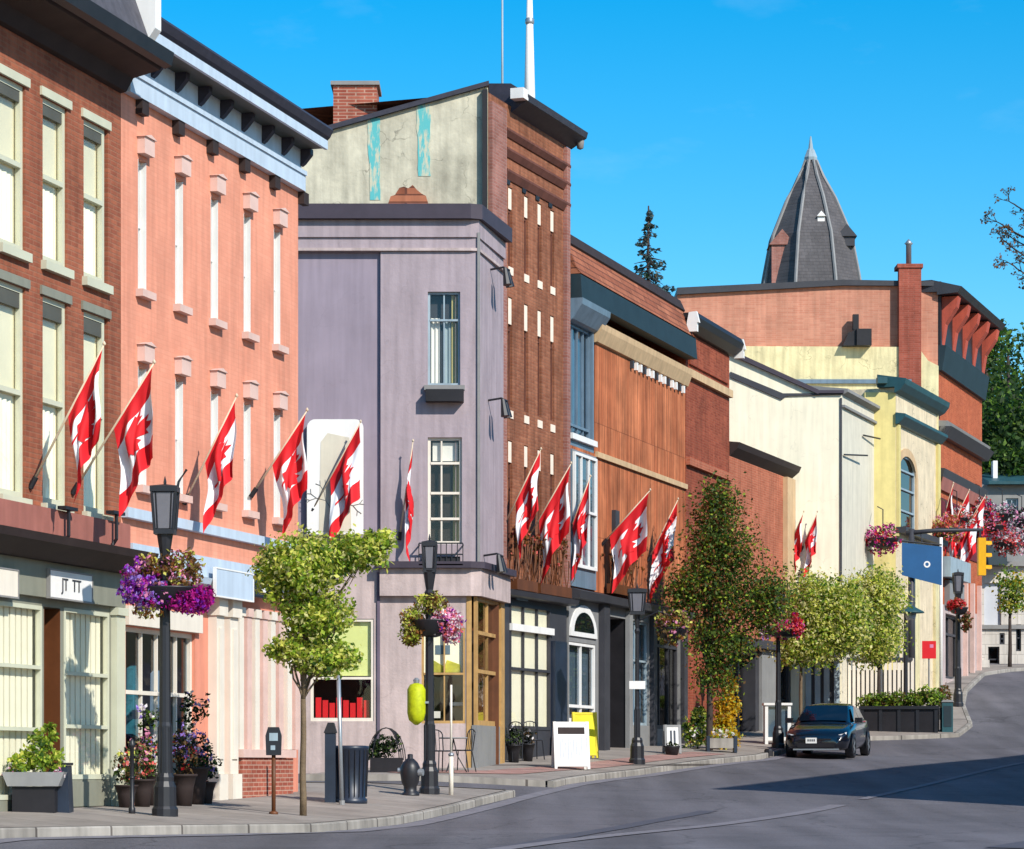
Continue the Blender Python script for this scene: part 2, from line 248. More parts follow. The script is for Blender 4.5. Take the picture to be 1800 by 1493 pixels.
# ------------------------------------------------------------------ mesh collecting helpers (world coordinates)
ROOTS = {}
class MB:
    def __init__(self, fr=None): self.v = []; self.f = []; self.mi = []; self.T = fr.mat if isinstance(fr, Fr) else (fr or Matrix())
    def add(self, pts, faces, mi=0):
        b = len(self.v); T = self.T
        for p in pts: self.v.append(tuple(T @ Vector(p)))
        for q in faces: self.f.append([b+i for i in q]); self.mi.append(mi)
        return self
    def quad(self, a, b, c, d, mi=0): return self.add([a, b, c, d], [(0, 1, 2, 3)], mi)
    def box(self, x0, x1, y0, y1, z0, z1, mi=0):
        P = [(x0,y0,z0),(x1,y0,z0),(x1,y1,z0),(x0,y1,z0),(x0,y0,z1),(x1,y0,z1),(x1,y1,z1),(x0,y1,z1)]
        return self.add(P, [(0,3,2,1),(4,5,6,7),(0,1,5,4),(1,2,6,5),(2,3,7,6),(3,0,4,7)], mi)
    def prism(self, poly, lo, hi, axis='y', mi=0):
        """poly of (a,b): axis y -> (x,z), axis z -> (x,y), axis x -> (y,z)"""
        def P(a, b, t): return (a, t, b) if axis == 'y' else ((a, b, t) if axis == 'z' else (t, a, b))
        n = len(poly); pts = [P(a, b, lo) for a, b in poly] + [P(a, b, hi) for a, b in poly]
        fs = [tuple(range(n)), tuple(range(2*n-1, n-1, -1))] + [(i, (i+1) % n, n+(i+1) % n, n+i) for i in range(n)]
        return self.add(pts, fs, mi)
    def tube(self, path, r, seg=8, mi=0, cap=True):
        path = [Vector(p) for p in path]; rs = r if isinstance(r, (list, tuple)) else [r]*len(path)
        pts = []
        for i, p in enumerate(path):
            d = (path[min(i+1, len(path)-1)]-path[max(i-1, 0)]).normalized()
            a = d.cross(Vector((0, 0, 1)) if abs(d.z) < .9 else Vector((1, 0, 0))).normalized(); b = d.cross(a)
            for k in range(seg):
                t = 2*math.pi*k/seg; pts.append(p+(a*math.cos(t)+b*math.sin(t))*rs[i])
        fs = [(i*seg+k, i*seg+(k+1) % seg, (i+1)*seg+(k+1) % seg, (i+1)*seg+k) for i in range(len(path)-1) for k in range(seg)]
        if cap: fs += [tuple(range(seg-1, -1, -1)), tuple(range((len(path)-1)*seg, len(path)*seg))]
        return self.add(pts, fs, mi)
    def lathe(self, prof, cx=0, cy=0, seg=16, mi=0, squash=1.0):
        pts = []
        for r, z in prof:
            for k in range(seg):
                t = 2*math.pi*k/seg; pts.append((cx+r*math.cos(t), cy+r*squash*math.sin(t), z))
        n = len(prof)
        fs = [(i*seg+k, i*seg+(k+1) % seg, (i+1)*seg+(k+1) % seg, (i+1)*seg+k) for i in range(n-1) for k in range(seg)]
        fs += [tuple(range(seg-1, -1, -1)), tuple(range((n-1)*seg, n*seg))]
        return self.add(pts, fs, mi)
    def np_quads(self, V, mis):
        """V (n,4,3) world points"""
        b = len(self.v); n = len(V); self.v.extend(map(tuple, V.reshape(-1, 3).tolist()))
        self.f.extend([[b+4*i, b+4*i+1, b+4*i+2, b+4*i+3] for i in range(n)]); self.mi.extend([int(x) for x in mis]); return self
    def build(self, name, mat, parent=None, smooth=False):
        me = bpy.data.meshes.new(name); inv = Matrix()
        root = parent
        while root is not None and root.parent is not None: root = root.parent
        if root is not None: inv = ROOTS[root.name].inverted()
        me.from_pydata([tuple(inv @ Vector(v)) for v in self.v] if root is not None else self.v, [], self.f)
        for x in (mat if isinstance(mat, (list, tuple)) else [mat]): me.materials.append(m[x] if isinstance(x, str) else x)
        me.polygons.foreach_set('material_index', self.mi)
        if smooth: me.polygons.foreach_set('use_smooth', [True]*len(self.f))
        me.update()
        bm = bmesh.new(); bm.from_mesh(me); bmesh.ops.recalc_face_normals(bm, faces=bm.faces); bm.to_mesh(me); bm.free()
        o = bpy.data.objects.new(name, me); C.objects.link(o)
        if parent is not None: o.parent = parent
        return o
class Fr:
    """facade frame: x along the facade, y inward, z up; k = dX/dY of the facade line (None: facade square to the view)"""
    def __init__(s, x0, y0, k=None):
        s.x0, s.y0, s.k = x0, y0, k
        a = 0 if k is None else math.atan2(1, k)
        s.mat = Matrix.Translation((x0, y0, 0)) @ Matrix.Rotation(a, 4, 'Z')
    def Y(s, px):
        if s.k is None: return s.y0
        return (s.x0-s.k*s.y0)/((px-900)/5000-s.k)
    def u(s, px):
        if s.k is None: return (px-900)*s.y0/5000-s.x0
        return (s.Y(px)-s.y0)*math.sqrt(1+s.k*s.k)
    def z(s, px, py): return (1345-py)*s.Y(px)/5000
    def pt(s, x, y, z): return s.mat @ Vector((x, y, z))
def tag(o, label, cat, group=None, kind=None):
    if label: o['label'] = label
    if cat: o['category'] = cat
    if group: o['group'] = group
    if kind: o['kind'] = kind
    return o
def thing(name, mat, label, cat, group=None):
    o = bpy.data.objects.new(name, None); C.objects.link(o); o.empty_display_size = .3
    if not isinstance(mat, Matrix): mat = Matrix.Translation(mat)
    o.matrix_world = mat; ROOTS[o.name] = mat.copy()
    return tag(o, label, cat, group)
def structure(o): o['kind'] = 'structure'; return o
def clone(o, loc, parent):
    c = o.copy(); C.objects.link(c); c.parent = parent
    if loc is not None: c.location = loc
    for ch in list(o.children): clone(ch, None, c)
    return c
def wall(mb, u0, u1, z0, z1, ops=(), D=6, mi=0, top=True, side=(1, 1)):
    """front wall at y=0 with real openings (u0,u1,z0,z1,depth), side walls, back and roof slab"""
    us = sorted({u0, u1, *[min(max(x, u0), u1) for o in ops for x in o[:2]]}); zs = sorted({z0, z1, *[x for o in ops for x in o[2:4]]})
    for a, b in zip(us, us[1:]):
        for c, d in zip(zs, zs[1:]):
            mu, mz = (a+b)/2, (c+d)/2
            if any(o[0] < mu < o[1] and o[2] < mz < o[3] for o in ops): continue
            mb.quad((a,0,c),(b,0,c),(b,0,d),(a,0,d), mi)
    for o in ops:
        a, b, c, d, e = o
        mb.quad((a,0,c),(a,e,c),(a,e,d),(a,0,d), mi); mb.quad((b,0,c),(b,0,d),(b,e,d),(b,e,c), mi)
        mb.quad((a,0,d),(a,e,d),(b,e,d),(b,0,d), mi); mb.quad((a,0,c),(b,0,c),(b,e,c),(a,e,c), mi)
    if side[0]: mb.quad((u0,0,z0),(u0,0,z1),(u0,D,z1),(u0,D,z0), mi)
    if side[1]: mb.quad((u1,0,z0),(u1,D,z0),(u1,D,z1),(u1,0,z1), mi)
    mb.quad((u0,D,z0),(u0,D,z1),(u1,D,z1),(u1,D,z0), mi)
    if top: mb.quad((u0,0,z1),(u1,0,z1),(u1,D,z1),(u0,D,z1), mi)
    return mb
def sash(fr, parent, u0, u1, z0, z1, dep, frame='sage_lt', glass='glass', blind='blind', bar=.06, rails=(.5,), muns=(), name='window', sill=None, blind_gap=.12, glaze=True):
    """window part: frame bars butted end to end; panes and blind are its sub-parts"""
    mb = MB(fr); y0, y1 = dep-.06, dep+.02
    mb.box(u0, u0+bar, y0, y1, z0, z1); mb.box(u1-bar, u1, y0, y1, z0, z1)
    mb.box(u0+bar, u1-bar, y0, y1, z1-bar, z1); mb.box(u0+bar, u1-bar, y0, y1, z0, z0+bar*1.2)
    zr = [z0+bar*1.2]
    for r in rails:
        zc = z0+(z1-z0)*r; mb.box(u0+bar, u1-bar, y0-.015, y1, zc-bar*.45, zc+bar*.45)
    for q in muns:
        uc = u0+(u1-u0)*q; cuts = [z0+bar*1.2]
        for r in rails: zc = z0+(z1-z0)*r; cuts += [zc-bar*.45, zc+bar*.45]
        cuts.append(z1-bar)
        for a, b in zip(cuts[::2], cuts[1::2]): mb.box(uc-bar*.3, uc+bar*.3, y0+.01, y1-.01, a, b)
    o = mb.build(name, frame, parent)
    if glaze: MB(fr).quad((u0+.01,dep,z0+.01),(u1-.01,dep,z0+.01),(u1-.01,dep,z1-.01),(u0+.01,dep,z1-.01)).build('pane', glass, o)
    if blind:
        MB(fr).quad((u0-.05,dep+blind_gap,z0-.05),(u1+.05,dep+blind_gap,z0-.05),(u1+.05,dep+blind_gap,z1+.05),(u0-.05,dep+blind_gap,z1+.05)).build('blind', blind, o)
    if sill:
        MB(fr).box(u0-.06, u1+.06, -.09, dep-.065, z0-.13, z0-.002).build('sill', sill, o)
    return o
def drape(fr, parent, u0, u1, z0, z1, y, mat='drape', period=.17, amp=.05, name='curtain'):
    n = max(8, int((u1-u0)/period*8)); mb = MB(fr)
    pts = []
    for i in range(n+1):
        u = u0+(u1-u0)*i/n; yy = y+amp*math.sin(2*math.pi*u/period)+amp*.4*math.sin(2*math.pi*u/(period*2.7)+1)
        pts += [(u, yy, z0), (u, yy, z1)]
    mb.add(pts, [(2*i, 2*i+2, 2*i+3, 2*i+1) for i in range(n)])
    return mb.build(name, mat, parent, smooth=True)
def text_part(name, body, mat, fr_mat, size, parent, depth=.01, align='CENTER'):
    cu = bpy.data.curves.new(name, 'FONT'); cu.body = body; cu.size = size; cu.extrude = depth; cu.align_x = align; cu.align_y = 'CENTER'
    o = bpy.data.objects.new(name+'_src', cu); C.objects.link(o)
    dg = bpy.context.evaluated_depsgraph_get(); me = bpy.data.meshes.new_from_object(o.evaluated_get(dg)); bpy.data.objects.remove(o)
    me.transform(fr_mat); root = parent
    while root.parent is not None: root = root.parent
    me.transform(ROOTS[root.name].inverted()); me.materials.clear(); me.materials.append(m[mat])
    q = bpy.data.objects.new(name, me); C.objects.link(q); q.parent = parent; return q

# ------------------------------------------------------------------ the lie of the land
PY = [-30,-20,0,20,30,36,40,46,52,56,62,66,70,76,82,86,90,94,100,110,115,118,130,170,250,400,900]
PZ = [-2.4,-2.2,-1.7,-1.2,-.88,-.70,-.64,-.60,-.48,-.30,-.06,.12,.3,.5,.65,.85,1.15,1.6,2.4,3.6,4.05,4.2,6.0,15,24,28,30]
def P(Y): return float(np.mean([np.interp(Y+d, PY, PZ) for d in (-1.5, -.5, .5, 1.5)]))
FY = [-30,52,62,64.8,70.06,80.7,85.6,92.7,92.9,97.2,103.5,111.9,118,140]
FX = [-26.8,-3.84,-.75,-.55,1.40,4.93,6.54,9.08,10.75,12.4,15.5,18.5,20.5,28]
def XF(Y): return float(np.interp(Y, FY, FX))
KY = [-30,36,38.5,41,45,52.5,60,64,75,79,83,86,87,88.6,92,98,103,110,112.5,114.5,115.5,116.2]
KX = [-24.5,-6.48,-4.62,-2.79,-1.8,-.58,1.2,2.56,6.6,7.45,8.3,9.0,10.4,13.9,14.9,15.6,16.5,18.3,19.8,22.5,27,60]
def KXf(Y): return float(np.interp(Y, KY, KX))
def G(X, Y):
    cf = .055*min(1, max(0, (92-Y)/14))
    return P(Y)-cf*min(4.5, max(0, .95*(X-XF(Y))))
def at(px, Y): X = (px-900)*Y/5000; return X, Y, G(X, Y)
# ------------------------------------------------------------------ ground, road, pavements
def sheet(name, mat, xs, ys, dz):
    mb = MB(); nx = len(xs)
    mb.add([(x, y, G(x, y)+dz) for y in ys for x in xs], [(j*nx+i, j*nx+i+1, (j+1)*nx+i+1, (j+1)*nx+i) for j in range(len(ys)-1) for i in range(nx-1)])
    return structure(mb.build(name, mat, None, True))
sheet('ground', 'earth', [-600,-250,-120,-60,-40,-20,0,20,40,60,90,140,260,500], list(range(-30, 130, 6))+[130,140,150,160,170,190,210,250,300,400,600,900], -.6)
sheet('road', 'asphalt', [x*1.0 for x in range(-34, 62)], [y*1.0 for y in range(-26, 125)], -.13)
def strip(y0, y1, name, mat, edge=None, step=.4, off=.16):
    n = max(2, int((y1-y0)/step)); mb = MB(); pts = []; cols = 7
    for i in range(n+1):
        Y = y0+(y1-y0)*i/n; xl = XF(Y)-2.5; xr = KXf(Y)-off
        for j in range(cols):
            x = xl+(xr-xl)*j/(cols-1); pts.append((x, Y, G(x, Y)))
    mb.add(pts, [(i*cols+j, i*cols+j+1, (i+1)*cols+j+1, (i+1)*cols+j) for i in range(n) for j in range(cols-1)])
    return structure(mb.build(name, mat, None, True))
def kerb(y0, y1, name, ends):
    mb = MB(); n = int((y1-y0)/.4); pts = []
    for i in range(n+1):
        Y = y0+(y1-y0)*i/n; x = KXf(Y); g = G(x, Y); t = (KXf(Y+.3)-KXf(Y-.3))/.6; nn = 1/math.sqrt(1+t*t); dx, dy = nn*.14, -t*nn*.14
        pts += [(x-dx, Y-dy, g-.3), (x-dx, Y-dy, g+.004), (x-.02*nn, Y, g+.004), (x, Y, g-.016), (x+.01, Y, g-.3)]
    mb.add(pts, [(i*5+j, (i+1)*5+j, (i+1)*5+j+1, i*5+j+1) for i in range(n) for j in range(4)]+[tuple(range(5)), tuple(n*5+j for j in range(5))])
    for Y in ends:      # return of the kerb along the lane mouth
        xl = XF(Y)-2.5; xr = KXf(Y)-.18; s = [xl+(xr-xl)*k/6 for k in range(7)]; d = .16 if Y == y0 else -.16
        for a, b in zip(s, s[1:]):
            mb.add([(a,Y-.001,G(a,Y)-.3),(b,Y-.001,G(b,Y)-.3),(b,Y-.001,G(b,Y)+.005),(a,Y-.001,G(a,Y)+.005),(a,Y+d,G(a,Y)+.005),(b,Y+d,G(b,Y)+.005)], [(0,1,2,3),(3,2,5,4)])
    return structure(mb.build(name, 'kerb', None))
strip(-24, 55.2, 'pavement', 'pave'); kerb(-24, 55.2, 'kerb', [55.2])
strip(58.6, 116, 'pavement', 'pave'); kerb(58.6, 116, 'kerb', [58.6])
def overlay(name, mat, line, wid, dz, n=60):
    """thin sheet laid along a polyline of (x,y)"""
    mb = MB(); pts = []
    for i in range(n+1):
        t = i/n*(len(line)-1); k = min(int(t), len(line)-2); f = t-k
        x = line[k][0]*(1-f)+line[k+1][0]*f; y = line[k][1]*(1-f)+line[k+1][1]*f
        dx, dy = line[k+1][0]-line[k][0], line[k+1][1]-line[k][1]; L = math.hypot(dx, dy)
        for s in (-1, 0, 1): X, Y = x+dy/L*wid*s/2, y-dx/L*wid*s/2; pts.append((X, Y, G(X, Y)+dz))
    mb.add(pts, [(i*3+j, i*3+j+1, i*3+j+4, i*3+j+3) for i in range(n) for j in range(2)])
    return structure(mb.build(name, mat, None, True))
overlay('paver_band', 'paver', [(-.55-1.9, 59.3), (KXf(60)-1.4, 60.6), (KXf(66)-1.2, 66), (KXf(74)-1.1, 74)], .9, .012)
overlay('road_marking', 'worn_paint', [(2.1-.36*17, 25.5), (2.1, 42.5), (6.2, 54)], .34, -.118)
overlay('road_marking', 'worn_paint', [(6.9, 56), (15.5, 80)], .2, -.118)
overlay('dark_patch', 'patch', [(6.3, 36.5), (7.2, 38.5)], .5, -.118, 10)  # short darker strip laid on the road
overlay('dark_patch', 'patch', [(-2.4, 30), (.2, 37.5), (2.2, 47), (3.6, 52)], .35, -.12, 40)
overlay('gutter_line', 'worn_paint', [(KXf(y)+.22, y) for y in range(24, 87, 3)], .3, -.12, 120)

# ------------------------------------------------------------------ brown brick house, far left
FA = Fr(-7.2, 40, .28)
def start(name, fr, label, cat='building', group=None): return thing(name, fr.mat, label, cat, group)
b1 = start('brick_building', FA, 'brown brick shop building with sage storefront, cut off by the left edge', 'building')
u_ = FA.u; E1 = u_(212.5)
cols = [(u_(75), u_(118)), (u_(147), u_(190))]; sp = cols[1][0]-cols[0][0]
cols = [(cols[0][0]-sp*k, cols[0][1]-sp*k) for k in (5, 4, 3, 2, 1)] + cols
zu = (FA.z(97, 467), FA.z(97, 181)); zl = (FA.z(97, 889), FA.z(97, 527))
ops = [(a, b, *zu, .13) for a, b in cols]+[(a, b, *zl, .16) for a, b in cols]
mb = MB(FA); wall(mb, -7, E1, 3.5, 10.62, ops, 9); mb.build('wall', 'brown_brick', b1)
base = None
for zz, rl in ((zu, .52), (zl, .5)):
    for k, (a, b) in enumerate(cols):
        if k == 0:
            base = sash(FA, b1, a, b, *zz, .1, 'sage_lt', 'glass', 'blind', .08, (rl,), (), sill='sage_lt', blind_gap=.05)
            q = MB(FA); q.box(a-.1, b+.1, -.04, -.002, zz[1]+.002, zz[1]+.13); q.build('lintel', 'sage_lt' if zz is zu else 'sage', base)
            drape(FA, base, a+.12, b-.12, zz[0]+.1, zz[0]+(zz[1]-zz[0])*.46, .13, 'drape', .16, .02)
            r = MB(FA); r.box(a+.085, b-.085, .05, .09, zz[1]-(.24 if zz is zu else .3), zz[1]-.085); r.build('head_shading', 'sage_dk', base)  # dark strip paints the shade under the window head
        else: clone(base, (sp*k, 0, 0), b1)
q = MB(FA); q.box(-7, E1+.0, -.16, .0, 3.27, 3.72); q.build('stone_band', 'brown_stone', b1)
q = MB(FA)   # big eave: bed mould, soffit board, gutter
q.prism([(-.003, 10.4), (-.1, 10.42), (-.22, 10.62), (-.66, 10.72), (-.72, 10.8), (-.003, 10.8)], -7, E1-.02, 'x')
q.build('eave', 'brown_dark', b1)
q = MB(FA); q.prism([(-.725, 10.74), (-.84, 10.78), (-.88, 10.98), (-.72, 10.98)], -7, E1+.02, 'x'); q.build('gutter', 'black_trim', b1)
q = MB(FA); q.prism([(-.7, 10.85), (.3, 13.6), (4.5, 14.2), (9, 10.85)], -7, E1-.25, 'x'); q.build('roof', 'slate', b1)
# shopfront
q = MB(FA); q.prism([(-.002, 2.95), (-.25, 2.95), (-.6, 3.15), (-.64, 3.26), (-.002, 3.262)], -7, E1-.01, 'x'); q.build('shop_cornice', 'brown_dark', b1)
bays = [(u_(-62), u_(73), FA.z(60, 1405), FA.z(60, 1064), .07), (u_(77), u_(106), -1.3, FA.z(92, 1068), .9), (u_(112), u_(191), FA.z(150, 1370), FA.z(150, 1073), .07)]
q = MB(FA); wall(q, -7, E1-.002, -1.6, 2.949, bays, 8, top=False); sf = q.build('shopfront', 'sage', b1)
for a, b in ((u_(-78), u_(-66)), (u_(195), u_(210))):
    q = MB(FA); q.box(a, b, -.1, -.002, -1.4, 2.3); q.box(a-.03, b+.03, -.14, -.002, 2.302, 2.42); q.box(a-.03, b+.03, -.14, -.101, -1.4, -.25); q.build('pilaster', 'sage_lt', b1)
q = MB(FA); q.box(-7, E1-.05, -.1, -.003, 2.43, 2.948); q.build('fascia', 'sage', b1)
for a, b, c, d, e in (bays[0], bays[2]):
    o = sash(FA, b1, a, b, c, d, .05, 'sage_lt', 'glass', None, .06, (.36, .68) if a < 0 else (.31, .62), (), name='shop_window')
    n_ = max(4, int((b-a)/.2)); q = MB(FA); w_ = (b-a-.14)/n_
    for k in range(n_): u = a+.07+w_*k; q.box(u+w_*.1, u+w_*.86, .1, .12+.015*(k % 2), c+.05, d-.05)
    q.build('blind', 'drape', o)
    MB(FA).quad((a-.2, .6, c-.1), (b+.2, .6, c-.1), (b+.2, .6, d+.1), (a-.2, .6, d+.1)).build('room_wall', 'sage_dk', b1)
a, b, c, d, e = bays[1]
q = MB(FA); q.box(b-.02, b-.004, -.001, .8, -1.2, d-.01); q.box(a+.004, a+.02, -.001, .8, -1.2, d-.01); q.build('door_lining', 'wood_dk', b1)
o = sash(FA, b1, a+.02, b-.02, -.75, d-.02, .86, 'wood_dk', 'glass', None, .1, (.4, .75), (), name='door')
q = MB(FA); q.quad((a-.4, 2.2, -1), (b+.6, 2.2, -1), (b+.6, 2.2, 2.2), (a-.4, 2.2, 2.2)); q.build('room_wall', 'amber', b1)  # amber colour stands in for warm light inside the shop
q = MB(FA); q.box(u_(116), u_(188), -.03, -.002, -.62, FA.z(150, 1372)-.02); q.build('kick_panel', 'sage', b1)
def signboard(fr, px0, px1, py0, py1, w, label, words=None, mat='white', tmat='storedark', edge=None, size=.2):
    a, b = fr.u(px0), fr.u(px1); c = (px0+px1)/2; z0, z1 = fr.z(c, py1), fr.z(c, py0)
    t = thing('shop_sign', fr.mat @ Matrix.Translation(((a+b)/2, -w, z0)), label, 'sign')
    MB(fr).box(a, b, -w-.05, -w, z0, z1).build('board', mat, t)
    q = MB(fr); e = .025
    q.box(a-e, b+e, -w-.06, -w-.001, z1+.001, z1+e); q.box(a-e, b+e, -w-.06, -w-.001, z0-e, z0-.001); q.box(a-e, a-.001, -w-.06, -w-.001, z0, z1); q.box(b+.001, b+e, -w-.06, -w-.001, z0, z1)
    q.build('frame', edge or 'grey_trim', t)
    if words: text_part('lettering', words, tmat, fr.mat @ Matrix.Translation(((a+b)/2, -w-.054, (z0+z1)/2)) @ Matrix.Rotation(math.pi/2, 4, 'X'), size, t, .006)
    return t
signboard(FA, 71, 145, 1008, 1054, .103, 'white sign with dark serif letters on the sage shop fascia', 'JT  TT', size=.26)
signboard(FA, -50, 14, 1000, 1046, .103, 'pale sign on the sage fascia, cut off by the left edge', mat='cream_paint')

# ------------------------------------------------------------------ salmon building
k2 = .28; FB = Fr(-7.2+.28*(FA.Y(212.5)-40), FA.Y(212.5), k2); u_ = FB.u
b2 = start('salmon_building', FB, 'three storey salmon pink building with narrow white windows and pale blue cornice')
W2 = u_(524); cs = [u_(p) for p in (250, 315, 377, 434.5, 487)]; hw = .17
zu = (FB.z(250, 512), FB.z(250, 283)); zl = (FB.z(377, 885), FB.z(377, 690))
ops = [(c-hw, c+hw, *zu, .17) for c in cs]+[(c-hw, c+hw, *zl, .17) for c in cs]
q = MB(FB); wall(q, 0.002, W2, 3.44, 11.28, ops, 9); q.build('wall', 'salmon', b2)
for zz in (zu, zl):
    for k, c in enumerate(cs):
        if k == 0:
            o = sash(FB, b2, c-hw, c+hw, *zz, .15, 'white', 'glass', 'drape', .05, (.5,), (), sill=None)
            q = MB(FB)      # white lined reveals
            q.box(c+hw-.02, c+hw-.003, .002, .085, zz[0]+.002, zz[1]-.002); q.box(c-hw+.003, c-hw+.02, .002, .085, zz[0]+.002, zz[1]-.002); q.build('lining', 'white', o)
            q = MB(FB); q.box(c-hw-.03, c+hw+.03, -.13, -.002, zz[1]+.08, zz[1]+.34); q.prism([(c-hw-.06, zz[1]+.341), (c+hw+.06, zz[1]+.341), (c, zz[1]+.4)], -.16, -.002); q.build('hood', 'pink_stone', o)
            q = MB(FB); q.box(c-hw-.1, c+hw+.1, -.13, -.002, zz[0]-.12, zz[0]-.004); q.build('sill', 'pink_stone', o)
        else: clone(o, (c-cs[0], 0, 0), b2)
# cornice
q = MB(FB); q.box(.05, W2+.02, -.14, -.003, 10.44, 10.8); q.box(.05, W2+.02, -.17, -.141, 10.72, 10.8); q.build('cornice_band', 'ice', b2)
q = MB(FB); q.box(.05, W2+.01, -.06, -.003, 10.802, 11.2); q.build('frieze', 'ice', b2)
nb = 8
for k in range(nb+1):
    u = .12+(W2-.1)*k/nb; q = MB(FB); q.prism([(-.062, 10.9), (-.12, 10.94), (-.26, 11.1), (-.26, 11.2), (-.062, 11.2)], u-.07, u+.07, 'x'); q.build('bracket', 'steel_roof', b2)
for k in range(6):
    u = (cs[0]-.14)+1.49*k; q = MB(FB); q.box(u-.13, u+.13, -.12, -.003, 10.22, 10.439); q.build('corbel', 'brown_dark', b2)
q = MB(FB); q.box(.0, W2+.02, -.5, -.003, 11.202, 11.28); q.build('soffit', 'sage_dk', b2)
q = MB(FB); q.box(-.02, W2+.04, -.56, -.501, 11.18, 11.34); q.build('fascia', 'ice', b2)
q = MB(FB); q.prism([(-.54, 11.342), (-.6, 11.4), (-.66, 11.52), (-.62, 11.58), (.5, 11.7), (9, 11.4), (9, 11.285), (-.45, 11.285), (-.45, 11.342)], -.06, W2+.06, 'x'); q.build('roof', 'steel_roof', b2)
q = MB(FB); q.prism([(-.55, 11.1), (.55, 11.1), (.55, 12.1), (.1, 12.12), (-.1, 11.98), (-.7, 11.8), (-.7, 11.3)], -.3, -.07, 'x'); q.build('parapet_end', 'white', b2)
# street floor
q = MB(FB); q.box(.01, W2+.02, -.12, -.003, 3.84, 4.0); q.build('sill_band', 'ice', b2)
q = MB(FB); q.box(.01, W2-.002, -.2, -.003, 3.1, 3.439); q.prism([(-.003, 2.94), (-.26, 2.98), (-.3, 3.08), (-.003, 3.099)], .01, W2, 'x'); q.build('fascia', 'ice', b2)
bay = (u_(221), u_(343), -.52, FB.z(280, 1108), .14)
q = MB(FB); wall(q, .002, W2, -1.6, 3.438, [bay], 8, top=False); q.build('shopfront', 'salmon_plain', b2)
a, b, c, d, e = bay
o = sash(FB, b2, a, b, c, d, .12, 'cream_paint', 'glass_blue', None, .07, (.62,), (.28, .5, .78), name='shop_window')
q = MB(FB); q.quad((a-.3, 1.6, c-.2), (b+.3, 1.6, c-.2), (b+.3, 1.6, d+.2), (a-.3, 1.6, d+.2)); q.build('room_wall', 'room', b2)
rr = random.Random(2)
for k in range(7):
    uu = a+.15+(b-a-.3)*k/6; q = MB(FB); zz = rr.uniform(.1, .7); yy = rr.uniform(.35, .7); q.prism([(uu-.1, zz), (uu+.12, zz-.05), (uu+.16, zz+.7), (uu+.05, zz+1.1), (uu-.06, zz+1.05)], yy, yy+.12); q.build('display', ['bluegrey_lt', 'storedark', 'white', 'teal_paint', 'iron_blue', 'frost', 'bluegrey'][k], o)
q = MB(FB); q.box(a-.1, b+.1, -.1, -.003, d+.02, d+.32); q.build('shop_lintel', 'cream_paint', b2)
for p0, p1 in ((364, 380), (388, 405)):
    q = MB(FB); uu = (u_(p0)+u_(p1))/2; r = (u_(p1)-u_(p0))*.42
    q.box(uu-r, uu+r, -.16, -.003, -.15, 2.5); q.box(uu-r*.6, uu+r*.6, -.19, -.161, .1, 2.3); q.box(uu-r*1.15, uu+r*1.15, -.22, -.003, -.8, -.152); q.box(uu-r*1.15, uu+r*1.15, -.22, -.003, 2.502, 2.85); q.build('column', 'cream_paint', b2)
for i, p in enumerate((412, 426, 440, 454, 468, 482, 497, 511)):
    q = MB(FB); a0, a1 = u_(p-3.5), u_(p+4.5); q.box(a0, a1, -.13, -.003, FB.z(p, 1318), 2.55); q.box(a0-.02, a1+.02, -.16, -.003, 2.552, 2.7); q.build('pilaster', 'cream_paint' if i % 2 == 0 else 'pink_stone', b2)
q = MB(FB); q.box(u_(407), u_(497), -.2, -.003, -.8, FB.z(450, 1333)); q.build('dado', 'red_brick', b2)
q = MB(FB); q.box(u_(405), u_(499), -.24, -.003, FB.z(450, 1332), FB.z(450, 1318)); q.build('dado_cap', 'pink_stone', b2)
signboard(FB, 345, 411, 1006, 1052, .303, 'blank pale blue sign board on the salmon building', mat='ice', edge='white')
t = signboard(FB, 414, 448, 1014, 1050, .303, 'small black sign with a white leaf mark on the salmon building', mat='iron_blue', edge='black_trim')
q = MB(FB); uu, zz = u_(431), FB.z(431, 1031)
q.prism([(uu-.16, zz-.1), (uu-.02, zz-.13), (uu+.15, zz-.02), (uu+.17, zz+.12), (uu+.05, zz+.02), (uu-.02, zz+.13), (uu-.1, zz+.0)], -.372, -.355); q.build('emblem', 'white', t)

# ------------------------------------------------------------------ purple corner building
FP = Fr(-.744, 62, None); FPs = Fr(-.744, 62, .2); u_ = FP.u; z_ = FP.z
b3 = start('purple_building', FP, 'pale purple corner building with rounded parapet and glazed wooden corner shop')
wu = (u_(752), u_(809), z_(780, 678), z_(780, 513), .16); wl = (u_(752), u_(812), z_(780, 957), z_(780, 769), .16); L3 = -8.5
pan = (u_(500), u_(669), 4.4, z_(600, 443), .1)
q = MB(FP); wall(q, L3, 0, 4.3, 12.0, [wu, wl, pan], 2.6, side=(1, 0)); q.build('wall', 'purple', b3)
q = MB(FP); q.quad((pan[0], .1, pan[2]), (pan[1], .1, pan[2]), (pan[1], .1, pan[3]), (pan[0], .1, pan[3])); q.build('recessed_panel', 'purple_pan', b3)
SE = 2.75*math.sqrt(1.04)
q = MB(FPs); wall(q, 0, SE, 4.3, 12.0, [], .5, top=False, side=(0, 1)); q.build('wall', 'purple', b3)
q = MB(FP); q.prism([(-.01, 4.28), (-.01, 11.6), (.05, 11.6), (.05, 4.28)], -.05, -.003); q.build('downpipe', 'grey_trim', b3)
def ring(z0, z1, w, mat, name, l0=L3):
    q = MB(FP); q.prism([(l0, 0-.003), (l0, -w), (-.15, -w), (.0+w*.5, -w*.4), (.55+w, 2.7), (.55, 2.7), (-.003+.006, -.003)], z0, z1, 'z'); return q.build(name, mat, b3)
ring(11.88, 12.2, .2, 'plum', 'parapet_cap'); ring(11.5, 11.878, .05, 'purple', 'cornice_band'); ring(11.2, 11.26, .07, 'mauve', 'moulding')
